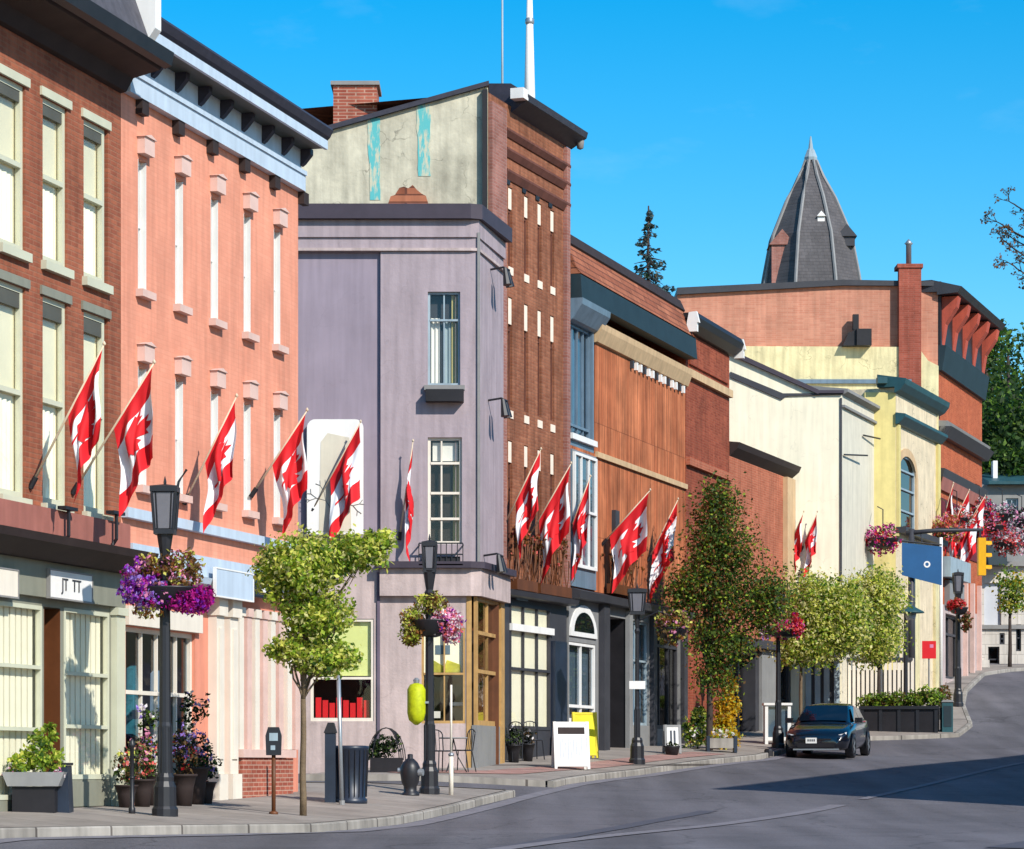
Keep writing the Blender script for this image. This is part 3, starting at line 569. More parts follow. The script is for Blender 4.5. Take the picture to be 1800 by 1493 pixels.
q = MB(FP); q.prism([(L3, 0.01), (0, 0.01), (.54, 2.7), (L3, 2.7)], 12.0, 12.1, 'z'); q.build('roof', 'plum', b3)
o = sash(FP, b3, *wu[:4], .13, 'bluegrey_lt', 'glass', 'storedark', .05, (.7,), (.5,))
drape(FP, o, wu[1]-.2, wu[1]-.05, wu[2]+.05, wu[3]-.05, .2, 'yellow', .09, .02); drape(FP, o, wu[0]+.06, wu[0]+.26, wu[2]+.05, wu[3]-.55, .2, 'white', .09, .02); drape(FP, o, wu[0]+.34, wu[0]+.5, wu[2]+.05, wu[3]-.6, .21, 'bluegrey_lt', .1, .02)
MB(FP).box(wu[0]-.04, wu[1]+.08, -.28, -.003, z_(780, 708), z_(780, 687)).build('window_box', 'black_trim', o)
MB(FP).box(wu[0]-.08, wu[1]+.1, -.1, -.003, z_(780, 686.5), z_(780, 678)).build('sill', 'grey_trim', o)
o = sash(FP, b3, *wl[:4], .13, 'cream_paint', 'glass', 'room', .06, (.24, .48, .76), (.4,))
drape(FP, o, wl[1]-.2, wl[1]-.05, wl[2]+.05, wl[3]-.5, .2, 'yellow', .09, .02); MB(FP).box(wl[0]+.1, wl[1]-.1, .18, .2, wl[3]-.5, wl[3]-.1).build('blind', 'white', o)
t = thing('lamp_bracket', FP.mat @ Matrix.Translation((u_(775), 0, z_(775, 995))), 'black iron window guard on the ledge below the purple building\'s lower window', 'railing')
q = MB(FP); a, b = u_(737), u_(814); z0, z1 = z_(775, 996), z_(775, 957)
for zz in (z0+.02, (z0+z1)/2, z1): q.box(a, b, -.3, -.27, zz-.015, zz+.015)
for k in range(9): uu = a+(b-a)*k/8; q.box(uu-.01, uu+.01, -.268, -.25, z0, z1)
for uu in (a, b): q.box(uu-.015, uu+.015, -.27, -.003, z1-.04, z1-.016); q.box(uu-.015, uu+.015, -.27, -.003, z0+.036, z0+.06)
q.build('grille', 'iron', t)
MB(FP).box(a+.06, b-.06, -.23, -.03, z0+.065, z0+.2).build('trough', 'black_trim', t); 
# street floor of the purple building
fas = ring(4.28, 4.42, .3, 'plum', 'ledge', u_(664)); ring(3.68, 4.278, .16, 'mauve', 'fascia', u_(668))
shopw = (u_(546), u_(657), z_(610, 1268), z_(610, 1088), .1); win = (u_(741), u_(818), z_(780, 1272), z_(780, 1104), .1)
q = MB(FP); wall(q, L3, u_(820), -1.2, 4.3, [shopw, win], 2.6, side=(1, 0)); q.build('shopfront', 'mauve', b3)
o = sash(FP, b3, *shopw[:4], .08, 'cream_paint', 'glass', None, .06, (.42,), (), name='shop_window')
MB(FP).box(shopw[0]+.06, shopw[1]-.06, .12, .14, z_(610, 1188), shopw[3]-.02).build('roller_blind', 'lime_blind', o)
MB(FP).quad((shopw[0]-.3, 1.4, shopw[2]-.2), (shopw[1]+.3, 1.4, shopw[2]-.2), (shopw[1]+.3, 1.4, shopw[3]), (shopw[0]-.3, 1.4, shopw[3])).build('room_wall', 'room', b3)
q = MB(FP)
for k in range(8): q.box(shopw[0]+.1+k*.15, shopw[0]+.22+k*.15, .16, .24, shopw[2]+.08, z_(610, 1226)-.06*(k % 3))
q.build('display', 'flag_red', o)
q = MB(FP); q.box(u_(663), u_(668), -.04, -.003, -.6, 4.2); q.build('seam_strip', 'purple_dk', b3)
o = sash(FP, b3, *win[:4], .07, 'wood', 'glass', None, .05, (.52,), (.52,), name='shop_window')
MB(FP).box(win[0]+.05, win[1]-.05, .12, .14, z_(780, 1185), win[3]-.05).build('poster', 'drape', o)
q = MB(FP); q.prism([(win[0]+.1, z_(780, 1182)), (win[1]-.1, z_(780, 1182)), (win[1]-.12, z_(780, 1168)), (win[1]-.4, z_(780, 1160)), (win[0]+.5, z_(780, 1172)), (win[0]+.25, z_(780, 1160))], .105, .118); q.build('poster_hill', 'lf_c', o)
q = MB(FP); q.box(win[0]+.3, win[0]+.62, .105, .118, z_(780, 1150), z_(780, 1134)); q.build('poster_sky', 'bluegrey', o)
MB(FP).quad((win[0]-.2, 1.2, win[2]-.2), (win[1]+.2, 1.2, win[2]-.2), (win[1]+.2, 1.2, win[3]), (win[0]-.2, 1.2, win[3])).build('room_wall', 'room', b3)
q = MB(FP); q.box(win[0]+.08, win[0]+.4, .4, .42, z_(780, 1262), z_(780, 1250)); q.box(win[1]-.36, win[1]-.06, .4, .42, z_(780, 1240), z_(780, 1234)); q.build('display', 'white', o)
# glazed wooden corner
cz = z_(850, 1275)
q = MB(FP)
q.box(u_(820), u_(829), -.02, .14, -.9, 3.679); q.build('corner_post', 'wood', b3)
ca, cb = .03, SE*.86
q = MB(FPs); q.box(ca-.1, cb, -.0, .12, -1, cz); q.build('base_panel', 'storegrey', b3)
o = sash(FPs, b3, ca, cb, cz+.002, 3.68, .08, 'wood', 'glass', None, .09, (.72, .42), (.5,), name='shop_window')
q = MB(FPs); q.box(cb+.01, SE, -.03, .2, -1, 3.679); q.build('corner_post', 'wood', b3)
q = MB(FP); q.quad((-1.6, 1.9, -.5), (.45, 1.9, -.5), (.45, 1.9, 3.6), (-1.6, 1.9, 3.6)); q.build('room_wall', 'wood_dk', b3)

# ------------------------------------------------------------------ tall narrow brick building
FT = Fr(-.545, 64.8, .37); FTs = Fr(-.545, 64.8, None); u_ = FT.u; WT = u_(996)
b4 = start('tall_building', FT, 'tall narrow brown brick building with stuccoed cream side wall')
zt = FT.z(870, 170)
cs = [u_(p) for p in (897, 925, 948.5, 971)]; hw = .14
rows = [(FT.z(897, 470), FT.z(897, 330)), (FT.z(897, 715), FT.z(897, 523)), (FT.z(897, 985), FT.z(897, 775))]
ops = [(c-hw, c+hw, *r, .16) for r in rows for c in cs]
q = MB(FT); wall(q, 0, WT, 4.05, zt, ops, 7, side=(0, 1)); q.build('wall', 'tall_brick', b4)
for ri, r in enumerate(rows):
    c = cs[0]
    o = sash(FT, b4, c-hw, c+hw, *r, .12, 'tall_band', None, 'dark_glass', .035, (.7,), (), glaze=False, blind_gap=.02)
    q = MB(FT); q.box(c-hw+.01, c+hw-.01, .02, .05, r[1]-(.5 if ri != 1 else .62), r[1]-.02); q.build('upper_sash', 'lintel', o)
    if ri: q = MB(FT); q.box(c-hw-.02, c+hw+.02, -.02, -.003, r[1]+.52, r[1]+.7); q.build('lintel', 'lintel', o)
    for c2 in cs[1:]: clone(o, (c2-c, 0, 0), b4)
for a_, c_ in ((.02, u_(884)), (u_(990), WT)): q = MB(FT); q.box(a_, c_, -.1, -.003, 4.1, zt-.2); q.build('pier', 'pink_brick', b4)
for p0, dz in ((228, .12), (262, .14), (300, .16)):
    z0 = FT.z(884, p0); q = MB(FT); q.prism([(-.003, z0-dz), (-.03, z0-dz), (-.11, z0), (-.11, z0+.05), (-.003, z0+.08)], u_(885), WT+.03, 'x'); q.build('corbel_course', 'tall_band', b4)
for k in range(4):
    c = cs[k]-.2; q = MB(FT); z0 = FT.z(897, 300); q.box(c-.12, c+.12, -.03, -.003, z0-.36, z0-.2); q.build('vent_block', 'black_trim', b4)
q = MB(FT); z0 = FT.z(884, 172); q.prism([(-.003, z0-.22), (-.2, z0-.1), (-.4, z0+.02), (-.44, z0+.16), (.0, z0+.45), (.6, z0+.5), (.6, zt+.02), (-.003, zt+.02)], u_(898), WT+.35, 'x'); q.build('cornice', 'steel_roof', b4)
q = MB(FT); q.lathe([(.02, z0-.25), (.08, z0-.22), (.1, z0-.05), (.05, z0+.1)], WT+.3, -.25, 10); q.build('scroll', 'grey_trim', b4, True)
q = MB(FT); q.box(u_(890), u_(899), -.42, -.1, z0+.02, z0+.26); q.build('cornice_end', 'white', b4)
# stuccoed side wall in the plane square to the side street
sx = lambda px: FTs.u(px)
q = MB(FTs); q.prism([(sx(420), 3.9), (-.003, 3.9), (-.003, FTs.z(855, 152)), (sx(532), FTs.z(532, 240)), (sx(420), FTs.z(532, 240)-.4)], .0, 6.5); q.build('wall', 'stucco', b4)
q = MB(FTs); q.prism([(sx(532)-.5, FTs.z(532, 243)-.15), (.02, FTs.z(858, 152)), (.02, FTs.z(858, 144)), (sx(532)-.5, FTs.z(532, 234)-.15)], -.12, 6.6); q.build('roof_edge', 'steel_roof', b4)
def stain(p0, p1, y0, y1, mat, seed):
    rr = random.Random(seed); n = 9; L = []; R = []
    for i in range(n+1):
        y = y0+(y1-y0)*i/n; L.append((sx(p0+rr.uniform(-1.2, 1.2)+(p1-p0)*.2*(i/n)), FTs.z(600, y))); R.append((sx(p1+rr.uniform(-1.2, 1.2)), FTs.z(600, y)))
    q = MB(FTs); q.prism(L+R[::-1], -.012, -.003); return q.build('paint_patch', mat, b4)
stain(646, 668, 208, 352, 'teal_stain', 3); stain(731, 756, 184, 310, 'teal_stain', 5); 
q = MB(FTs); q.box(sx(848), sx(857), -.16, -.003, 10.5, FTs.z(850, 160)); q.build('downpipe', 'black_trim', b4)
q = MB(FTs); q.prism([(sx(680)+.1*i, FTs.z(700, 375)+.02+.52*math.sin(math.pi*(i+.001)/10.01)**.6+.05*math.sin(i*2.3)) for i in range(11)], -.35, -.02); q.build('rubble_patch', 'roof_brick', b4)
c0 = MB(FTs); a, b = sx(580), sx(658); c0.box(a, b, 1.2, 2.3, FTs.z(600, 250), FTs.z(600, 128)); ch = c0.build('chimney', 'red_brick', b4)
MB(FTs).box(a-.06, b+.06, 1.14, 2.36, FTs.z(600, 127.9), FTs.z(600, 121)).build('chimney_cap', 'grey_trim', ch)
# its shop
q = MB(FT); q.prism([(-.003, 3.9), (-.3, 3.92), (-.34, 4.04), (-.003, 4.06)], .02, WT, 'x'); q.build('shop_cornice', 'storedark', b4)
bay = (u_(896), u_(967), FT.z(930, 1283), FT.z(930, 1064), .06)
q = MB(FT); wall(q, 0.02, WT-.003, -1, 3.898, [bay], 6, top=False); q.build('shopfront', 'storedark', b4)
o = sash(FT, b4, *bay[:4], .04, 'storedark', 'glass', 'drape', .07, (.48, .8), (.34, .68), name='shop_window', blind_gap=.03)
MB(FT).box(bay[0]-.02, bay[1]+.1, -.08, -.003, bay[2]+(bay[3]-bay[2])*.8-.06, bay[2]+(bay[3]-bay[2])*.8+.1).build('transom', 'white', o)
q = MB(FT); q.box(u_(898), u_(990), -.05, -.003, FT.z(940, 1056), FT.z(940, 1028)); q.build('sign_panel', 'storegrey', b4)
for p0, p1, mt in ((903, 922, 'bluegrey'), (926, 952, 'bluegrey_lt'), (972, 988, 'white')):
    q = MB(FT); q.box(u_(p0), u_(p1), -.09, -.052, FT.z((p0+p1)/2, 1056), FT.z((p0+p1)/2, 1034)); q.build('name_plate', mt, b4)
q = MB(FT); q.box(u_(968), u_(989), -.12, -.003, -.8, 3.0); q.build('pillar', 'iron_blue', b4)

# ------------------------------------------------------------------ clapboard building with the glazed bay
FC = Fr(1.40, 70.06, .33); u_ = FC.u; WC = u_(1205)
b5 = start('clapboard_building', FC, 'rust orange building with blue grey glazed bay and dark green parapet band')
q = MB(FC); wall(q, 0, WC, 4.4, 7.9, [], 7, top=False); q.build('wall', 'clap', b5)
q = MB(FC); wall(q, u_(1046), WC, 7.902, 11.3, [], 7); q.build('wall', 'clap', b5)
q = MB(FC); q.box(u_(1046), WC, -.07, -.003, 7.82, 7.96); q.build('string_course', 'tan', b5)
bw = u_(1044)
q = MB(FC); wall(q, 0, bw, 7.902, 11.3, [(.12, bw-.1, 8.1, 10.95, .2)], 7); q.build('bay_frame', 'bluegrey', b5)
o = sash(FC, b5, .12, bw-.1, 8.1, 10.95, .15, 'bluegrey', 'glass_blue', 'bluegrey_lt', .07, (.12,), (.25, .5, .75), name='window')
q = MB(FC); q.box(0.02, bw, -.1, -.003, FC.z(1020, 778), FC.z(1020, 768)); q.build('bay_sill', 'white', b5)
lo = (.12, bw-.12, FC.z(1020, 1000), FC.z(1020, 800))
q = MB(FC); q.box(.04, bw, -.06, -.003, 4.42, 7.8); q.build('bay_panel', 'bluegrey', b5)
o = sash(FC, b5, lo[0], lo[1], lo[2], lo[3], -.07, 'white', 'glass_blue', 'storegrey', .07, (.5,), (.33, .67), name='window', blind_gap=.004)
q = MB(FC); q.prism([(-.003, 10.95), (-.1, 11.0), (-.34, 11.35), (-.36, 11.5), (-.003, 11.5)], 0, bw+.3, 'x'); q.build('bay_cornice', 'bluegrey', b5)
q = MB(FC); q.prism([(-.003, 10.72), (-.08, 10.74), (-.2, 11.05), (-.22, 11.2), (-.003, 11.22)], bw+.02, WC, 'x'); q.build('cornice', 'tan', b5)
for k in range(14):
    u = u_(1108)+(u_(1198)-u_(1108))*k/13; q = MB(FC); q.box(u-.06, u+.06, -.09, -.003, 10.5, 10.7); q.build('dentil', 'white' if k % 3 else 'storedark', b5)
q = MB(FC); q.prism([(-.003, 11.502), (-.34, 11.5), (-.3, 12.08), (-.003, 12.1)], 0, WC+.02, 'x'); q.build('parapet_band', 'green_black', b5)
q = MB(FC); q.prism([(-.32, 12.102), (-.26, 12.1), (.1, 12.95), (.4, 12.95), (7, 12.102)], 0.02, WC, 'x'); q.build('roof', 'roof_brick', b5)
q = MB(FC); q.prism([(.06, 12.86), (.02, 12.9), (.16, 13.2), (.6, 13.22), (.6, 12.97), (.1, 12.97)], 0.0, WC+.05, 'x'); q.build('ridge_cap', 'brown_dark', b5)
q = MB(FC); q.box(u_(1052), u_(1062), -.16, -.003, -1, 4.2); q.box(u_(1075), u_(1082), -.11, -.003, 4.5, 6.6); q.build('downpipe', 'storedark', b5)
q = MB(FC); q.prism([(-.003, 4.1), (-.28, 4.12), (-.32, 4.3), (-.003, 4.39)], 0, WC, 'x'); q.build('shop_cornice', 'storedark', b5)
zb = lambda p, y: FC.z(p, y)
opn = [(u_(1000), u_(1047), zb(1020, 1270), zb(1020, 1130), .1), (u_(1066), u_(1100), -.3, zb(1080, 1085), .9), (u_(1104), u_(1141), zb(1120, 1275), zb(1120, 1092), .15), (u_(1150), u_(1196), zb(1170, 1282), zb(1170, 1100), .2)]
q = MB(FC); wall(q, 0, WC, -1, 4.38, opn, 6, top=False); q.build('shopfront', 'storegrey', b5)
o = sash(FC, b5, *opn[0][:4], .08, 'white', 'glass_blue', 'storegrey', .08, (.2,), (.5,), name='shop_window')
q = MB(FC); r = (u_(1047)-u_(1000))/2; cc = (u_(1000)+u_(1047))/2; zz = zb(1020, 1120)
q.prism([(cc+r*math.cos(math.pi*i/12), zz+.8*math.sin(math.pi*i/12)) for i in range(13)], -.05, -.003); fl = q.build('fanlight', 'white', b5)
q = MB(FC); q.prism([(cc+r*.75*math.cos(math.pi*i/12), zz+.12+.5*math.sin(math.pi*i/12)) for i in range(13)], -.06, -.052); q.build('pane', 'glass_dark', fl)
q = MB(FC); q.box(opn[1][1]-.02, opn[1][1]-.004, -.001, .78, -.3, opn[1][3]-.01); q.box(opn[1][0]+.004, opn[1][0]+.02, -.001, .78, -.3, opn[1][3]-.01); q.build('door_lining', 'black_trim', b5)
o = sash(FC, b5, opn[1][0]+.02, opn[1][1]-.02, .1, opn[1][3]-.02, .85, 'black_trim', 'glass_dark', None, .12, (.4,), (.5,), name='door')
o = sash(FC, b5, *opn[2][:4], .12, 'bluegrey_lt', 'glass_blue', 'bluegrey_lt', .06, (.62,), (.5,), name='shop_window')
o = sash(FC, b5, *opn[3][:4], .15, 'storedark', 'glass_dark', 'room', .09, (.8,), (.33, .66), name='shop_window')
for p in (1057, 1102, 1145, 1199):
    q = MB(FC); q.box(u_(p-3), u_(p+3), -.12, -.003, -.6, 4.05); q.build('pilaster', 'storegrey' if p < 1140 else 'storedark', b5)

# ------------------------------------------------------------------ red brick building with black cornice
FD = Fr(4.93, 80.7, .33); u_ = FD.u; WD = u_(1282)
b6 = start('red_building', FD, 'deep red brick building with black cornice and white scrolls')
q = MB(FD); wall(q, 0, WD, -1, 12.6, [], 8); q.build('wall', 'dred_brick', b6)
for zz in (FD.z(1210, 650), FD.z(1205, 803)):
    q = MB(FD); q.box(0.02, WD, -.12, -.003, zz-.22, zz); q.build('string_course', 'tan' if zz > 10 else 'orange_brick', b6)
q = MB(FD); q.box(.3, WD-.25, -.06, -.003, FD.z(1210, 640), 12.2); q.build('frieze_panel', 'dred_brick', b6)
q = MB(FD); q.prism([(-.003, 12.3), (-.12, 12.32), (-.36, 12.48), (-.42, 12.66), (-.34, 12.82), (8, 12.82), (8, 12.61), (-.003, 12.61)], -.1, WD+.15, 'x'); q.build('cornice', 'black_trim', b6)
for u in (-.2, WD+.22):
    q = MB(FD); q.box(u-.07, u+.07, -.4, -.1, 12.25, 12.5); q.prism([(-.46, 12.501), (-.1, 12.501), (-.16, 12.8), (-.38, 12.82)], u-.07, u+.07, 'x'); q.build('scroll', 'white', b6)
o = sash(FD, b6, u_(1290), u_(1290)+.01, 5, 5.01, 0.1, 'storedark', None, None, .002, (), ()) if False else None

# ------------------------------------------------------------------ low brick building behind the dark tree
FE = Fr(6.54, 85.6, .36); u_ = FE.u; WE = u_(1390)
b7 = start('low_building', FE, 'low pinkish red brick building between the red one and the cream gable')
zt = FE.z(1335, 806)
q = MB(FE); wall(q, 0, WE, 3.9, zt, [], 6); q.build('wall', 'orange_brick', b7)
q = MB(FE); q.prism([(-.003, zt-.28), (-.25, zt-.05), (-.32, zt+.12), (.4, zt+.2), (.4, zt+.02), (-.003, zt+.02)], 0, WE+.2, 'x'); q.build('cornice', 'brown_dark', b7)
q = MB(FE); q.box(u_(1376), WE, -.16, -.003, 3.9, zt-.3); q.build('pilaster', 'tan', b7)
op = [(u_(1300), u_(1328), .2, FE.z(1315, 1150), .5), (u_(1289), u_(1297), 1.2, FE.z(1292, 1150), .2), (u_(1368), u_(1386), .8, FE.z(1380, 1160), .2)]
q = MB(FE); wall(q, 0, WE, -.6, 3.898, op, 5.5, top=False); q.build('shopfront', 'storedark', b7)
sash(FE, b7, op[0][0]+.02, op[0][1]-.02, op[0][2], op[0][3], .45, 'black_trim', 'glass_dark', 'room', .12, (.45,), (), name='door')
for o_ in op[1:]: sash(FE, b7, *o_[:4], .15, 'black_trim', 'glass_blue', 'storegrey', .06, (.5,), (), name='shop_window')
q = MB(FE); q.box(u_(1334), u_(1364), -.1, -.003, 0, 3.6); q.build('shutter', 'storegrey', b7)
q = MB(FE); q.box(0, WE, -.3, -.003, 3.62, 3.88); q.build('shop_cornice', 'storedark', b7)

# ------------------------------------------------------------------ cream gable building
FF = Fr(10.75, 92.7, None); FFs = Fr(10.75, 92.7, .36); u_ = FF.u; z_ = FF.z
b8 = start('cream_building', FF, 'smooth cream painted building with stepped parapet beside the yellow one')
q = MB(FF); q.prism([(u_(1200), 0), (0, 0), (0, z_(1480, 690)), (u_(1438), z_(1438, 690)), (u_(1284), z_(1284, 621)), (u_(1200), z_(1284, 600))], 0, 4.2); q.build('wall', 'cream', b8)
q = MB(FF); q.prism([(u_(1284), z_(1284, 625)), (u_(1438), z_(1438, 694)), (u_(1438), z_(1438, 686)), (u_(1284), z_(1284, 616))], -.14, 4.3); q.box(u_(1438)+.002, .05, -.14, 4.3, z_(1440, 692), z_(1440, 687)); q.build('coping', 'plum', b8)
q = MB(FF); q.prism([(u_(1284), z_(1284, 664)), (u_(1374), z_(1374, 703)), (u_(1382), z_(1382, 697)), (u_(1480), z_(1480, 694)), (u_(1480), z_(1480, 691.5)), (u_(1376), z_(1376, 692)), (u_(1284), z_(1284, 654))], -.06, -.003); q.build('flashing', 'storedark', b8)
WF = FFs.u(1537); zt = FFs.z(1500, 700)
q = MB(FFs); wall(q, 0, WF, 0, zt, [], 1.5, side=(0, 1)); q.build('wall', 'cream_grey', b8)
q = MB(FFs); q.prism([(-.003, zt-.1), (-.2, zt), (-.2, zt+.1), (1.5, zt+.3), (1.5, zt+.01), (-.003, zt+.01)], 0, WF+.1, 'x'); q.box(0, WF, -.1, -.003, zt-.5, zt-.42); q.build('cornice', 'grey_trim', b8)
q = MB(FFs); q.tube([(.1, -.06, FFs.z(1482, 800)), (WF*.5, -.3, FFs.z(1510, 802))], .03, 6); q.tube([(WF*.6, -.06, FFs.z(1520, 768)), (WF*.95, -.25, FFs.z(1534, 772))], .03, 6); q.build('iron_arm', 'iron', b8)
q = MB(FF); q.box(u_(1418), u_(1474), -.1, -.003, .5, 3.7); q.build('shopfront', 'storedark', b8)
for p in (1420, 1436, 1452, 1470): q = MB(FF); q.box(u_(p)-.09, u_(p)+.09, -.2, -.102, .5, 3.4); q.build('column', 'bluegrey_lt', b8)
q = MB(FF); q.box(u_(1414), u_(1478), -.35, -.102, 3.42, 3.72); q.build('shop_cornice', 'grey_trim', b8)
q = MB(FF); q.box(-.06, -.0, -.05, -.003, 4, z_(1480, 700)); q.build('downpipe', 'storedark', b8)

# ------------------------------------------------------------------ yellow ornate building
FG = Fr(13.12, 97.2, .38); FGs = Fr(13.12, 97.2, None); u_ = FG.u; WG = u_(1650)
b9 = start('yellow_building', FG, 'yellow building with arched window and dark teal cornice')
zt = FG.z(1590, 690)
aw = (u_(1579), u_(1608), FG.z(1593, 938), FG.z(1593, 803))
q = MB(FG); wall(q, 0, WG, 0, zt, [(aw[0], aw[1], aw[2], aw[3], .09)], 8); q.build('wall', 'ornate', b9)
q = MB(FGs); q.prism([(FGs.u(1520), 0), (-.01, 0), (-.01, FGs.z(1560, 690)), (FGs.u(1520), FGs.z(1560, 690))], .003, 4); q.build('wall', 'yellow', b9)
q = MB(FG)   # spandrels turn the opening into an arch
cx, rr, zc = (aw[0]+aw[1])/2, (aw[1]-aw[0])/2, aw[3]-.62
for s in (-1, 1):
    q.prism([(cx+s*rr, zc)]+[(cx+s*rr*math.cos(t*math.pi/16), zc+.6*math.sin(t*math.pi/16)) for t in range(9)]+[(cx, aw[3]+.01), (cx+s*rr, aw[3]+.01)], .012, .05)
q.build('arch', 'ornate', b9)
o = sash(FG, b9, *aw, .07, 'bluegrey_lt', 'glass_dark', 'green_black', .07, (.28, .56, .8), (), name='window')
q = MB(FG); q.box(aw[0]-.3, aw[0]-.02, -.06, -.003, aw[2], zc); q.box(aw[1]+.02, aw[1]+.3, -.06, -.003, aw[2], zc)
n = 10
for i in range(n):
    t0, t1 = math.pi*i/n, math.pi*(i+1)/n
    q.prism([(cx+(rr+.02)*math.cos(t0), zc+.62*math.sin(t0)), (cx+(rr+.3)*math.cos(t0), zc+.9*math.sin(t0)), (cx+(rr+.3)*math.cos(t1), zc+.9*math.sin(t1)), (cx+(rr+.02)*math.cos(t1), zc+.62*math.sin(t1))], -.05, -.003)
q.build('architrave', 'tan', b9)
q = MB(FG); q.prism([(-.003, zt-.2), (-.2, zt-.1), (-.36, zt+.1), (-.4, zt+.28), (.6, zt+.45), (.6, zt+.01), (-.003, zt+.01)], -.25, WG+.1, 'x'); q.build('cornice', 'teal_trim', b9)
q = MB(FGs); q.box(FGs.u(1540), -.35, -.45, -.004, zt+.1, zt+.32); q.build('cornice', 'teal_trim', b9)
zs = zt-1.05; q = MB(FG); q.prism([(-.003, zs-.2), (-.12, zs-.18), (-.34, zs+.05), (-.34, zs+.15), (-.003, zs+.2)], -.1, WG, 'x'); q.build('frieze_moulding', 'teal_trim', b9)
for a_, c_ in ((.02, .3), (WG-.5, WG-.1)): q = MB(FG); q.box(a_, c_, -.1, -.003, aw[2]-.2, zs-.21); q.build('pilaster', 'yellow', b9)
zs = FG.z(1615, 945); q = MB(FG); q.box(0.0, WG, -.35, -.003, zs-.1, zs+.1); q.build('shop_cornice', 'storedark', b9)
for a_, c_ in ((u_(1596), u_(1612)), (u_(1640), WG)): q = MB(FG); q.box(a_, c_, -.1, -.003, 1.5, zs-.3); q.build('pilaster', 'yellow_wall', b9)

# ------------------------------------------------------------------ big brick hall behind
FH = Fr(15.5, 103.5, .35); FHs = Fr(15.5, 103.5, None); u_ = FH.u; WH = u_(1726); s_ = FHs.u; zz_ = FHs.z
b10 = start('brick_hall', FH, 'large orange brick hall with blank side wall and bracketed eaves up the hill')
q = MB(FH); wall(q, 0, WH, 5.9, FH.z(1655, 520), [], 9, side=(0, 1)); q.build('wall', 'h_front', b10)
q = MB(FHs); q.prism([(s_(1190), 4), (-.003, 4), (-.003, zz_(1650, 500)), (s_(1480), zz_(1480, 498)), (s_(1190), zz_(1210, 514))], .0, 14); q.build('wall', 'h_brick', b10)
q = MB(FHs); q.prism([(s_(1190), zz_(1210, 519)), (s_(1480), zz_(1480, 503)), (.1, zz_(1650, 504)), (.1, zz_(1650, 496)), (s_(1480), zz_(1480, 493)), (s_(1190), zz_(1210, 507))], -.15, 14.2); q.build('coping', 'storedark', b10)
q = MB(FHs); q.box(s_(1578), s_(1617), -.35, -.003, 8, zz_(1600, 474)); q.box(s_(1575), s_(1620), -.4, .5, zz_(1600, 473.9), zz_(1600, 467)); ch = q.build('chimney', 'chimney_brick', b10)
q = MB(FHs); q.lathe([(.1, zz_(1600, 467)), (.1, zz_(1600, 430)), (.16, zz_(1600, 428)), (.02, zz_(1600, 420))], s_(1598), .1, 10); q.build('flue', 'steel', ch, True)
q = MB(FHs); q.box(s_(1502), s_(1528), -.7, -.003, zz_(1510, 612), zz_(1510, 583)); q.prism([(s_(1478), zz_(1510, 612)), (s_(1501.8), zz_(1510, 612)), (s_(1501.8), zz_(1510, 583)), (s_(1488), zz_(1510, 590))], -.6, -.003); q.box(s_(1497), s_(1507), -.45, -.2, zz_(1510, 582.9), zz_(1510, 556)); q.build('vent_hood', 'black_trim', b10)
q = MB(FHs); q.prism([(s_(1230), 3), (s_(1648), 3), (s_(1648), zz_(1600, 645)), (s_(1630), zz_(1600, 636)), (s_(1612), zz_(1600, 612)), (s_(1230), zz_(1600, 610))], -.25, -.01); q.build('annexe', 'yellow_wall', b10)
q = MB(FHs); q.box(s_(1260), s_(1600), -.36, -.252, zz_(1500, 662)-.3, zz_(1500, 662)-.15); q.build('flashing', 'bluegrey', b10)
zt = FH.z(1655, 520)
q = MB(FH); q.prism([(-.003, zt-.1), (-.75, zt-.05), (-.9, zt+.16), (.2, zt+.45), (9, zt+.2), (9, zt+.01), (-.003, zt+.01)], -.2, WH+.3, 'x'); q.build('eave', 'storedark', b10)
for k in range(5):
    u = .5+(WH-.8)*k/4; q = MB(FH); q.prism([(-.003, zt-1.9), (-.1, zt-1.85), (-.22, zt-1.1), (-.62, zt-.5), (-.7, zt-.12), (-.003, zt-.12)], u-.26, u+.26, 'x'); q.build('bracket', 'red_wood', b10)
q = MB(FH); q.box(0, WH, -.1, -.003, zt-1.9, zt-.12); q.build('frieze', 'black_trim', b10)
for p0, h, w_, mt in ((610, .9, .3, 'green_black'), (742, .5, .35, 'grey_trim'), (752, .35, .5, 'storedark'), (825, .5, .25, 'storedark'), (840, .45, .2, 'brown_stone')):
    zz = FH.z(1652, p0); q = MB(FH); q.prism([(-.003, zz-h), (-w_*.5, zz-h), (-w_, zz), (-.003, zz+.02)], 0, WH, 'x'); q.build('string_course', mt, b10)
op = [(u_(1662), u_(1690), 3.2, 5.6, .3), (u_(1697), u_(1712), 3.4, 5.6, .3)]
q = MB(FH); wall(q, 0, WH, 1.5, 5.898, op, 8, top=False, side=(0, 1)); q.build('shopfront', 'mauve', b10)
for o_ in op: sash(FH, b10, *o_[:4], .25, 'storedark', 'glass_dark', 'room', .1, (.7,), (.5,), name='shop_window')
q = MB(FH); q.box(u_(1652), u_(1688), -.4, -.003, FH.z(1670, 1020), FH.z(1670, 985)); q.build('fascia', 'bluegrey_lt', b10)
zz = FH.z(1652, 850); q = MB(FH); q.box(.05, WH-.05, -.04, -.003, 7.9, zz-.5); q.build('maroon_panel', 'maroon', b10)  # dark maroon stretch of wall behind the flags
for p in (1694, 1706, 1718): q = MB(FH); q.box(u_(p)-.12, u_(p)+.12, -.16, -.003, 2.4, 7.0); q.build('column', 'pink_stone', b10)
q = MB(FH); q.box(u_(1660), u_(1686), -.2, -.003, FH.z(1672, 1068), FH.z(1672, 1024)); q.build('sign_panel', 'storegrey', b10)

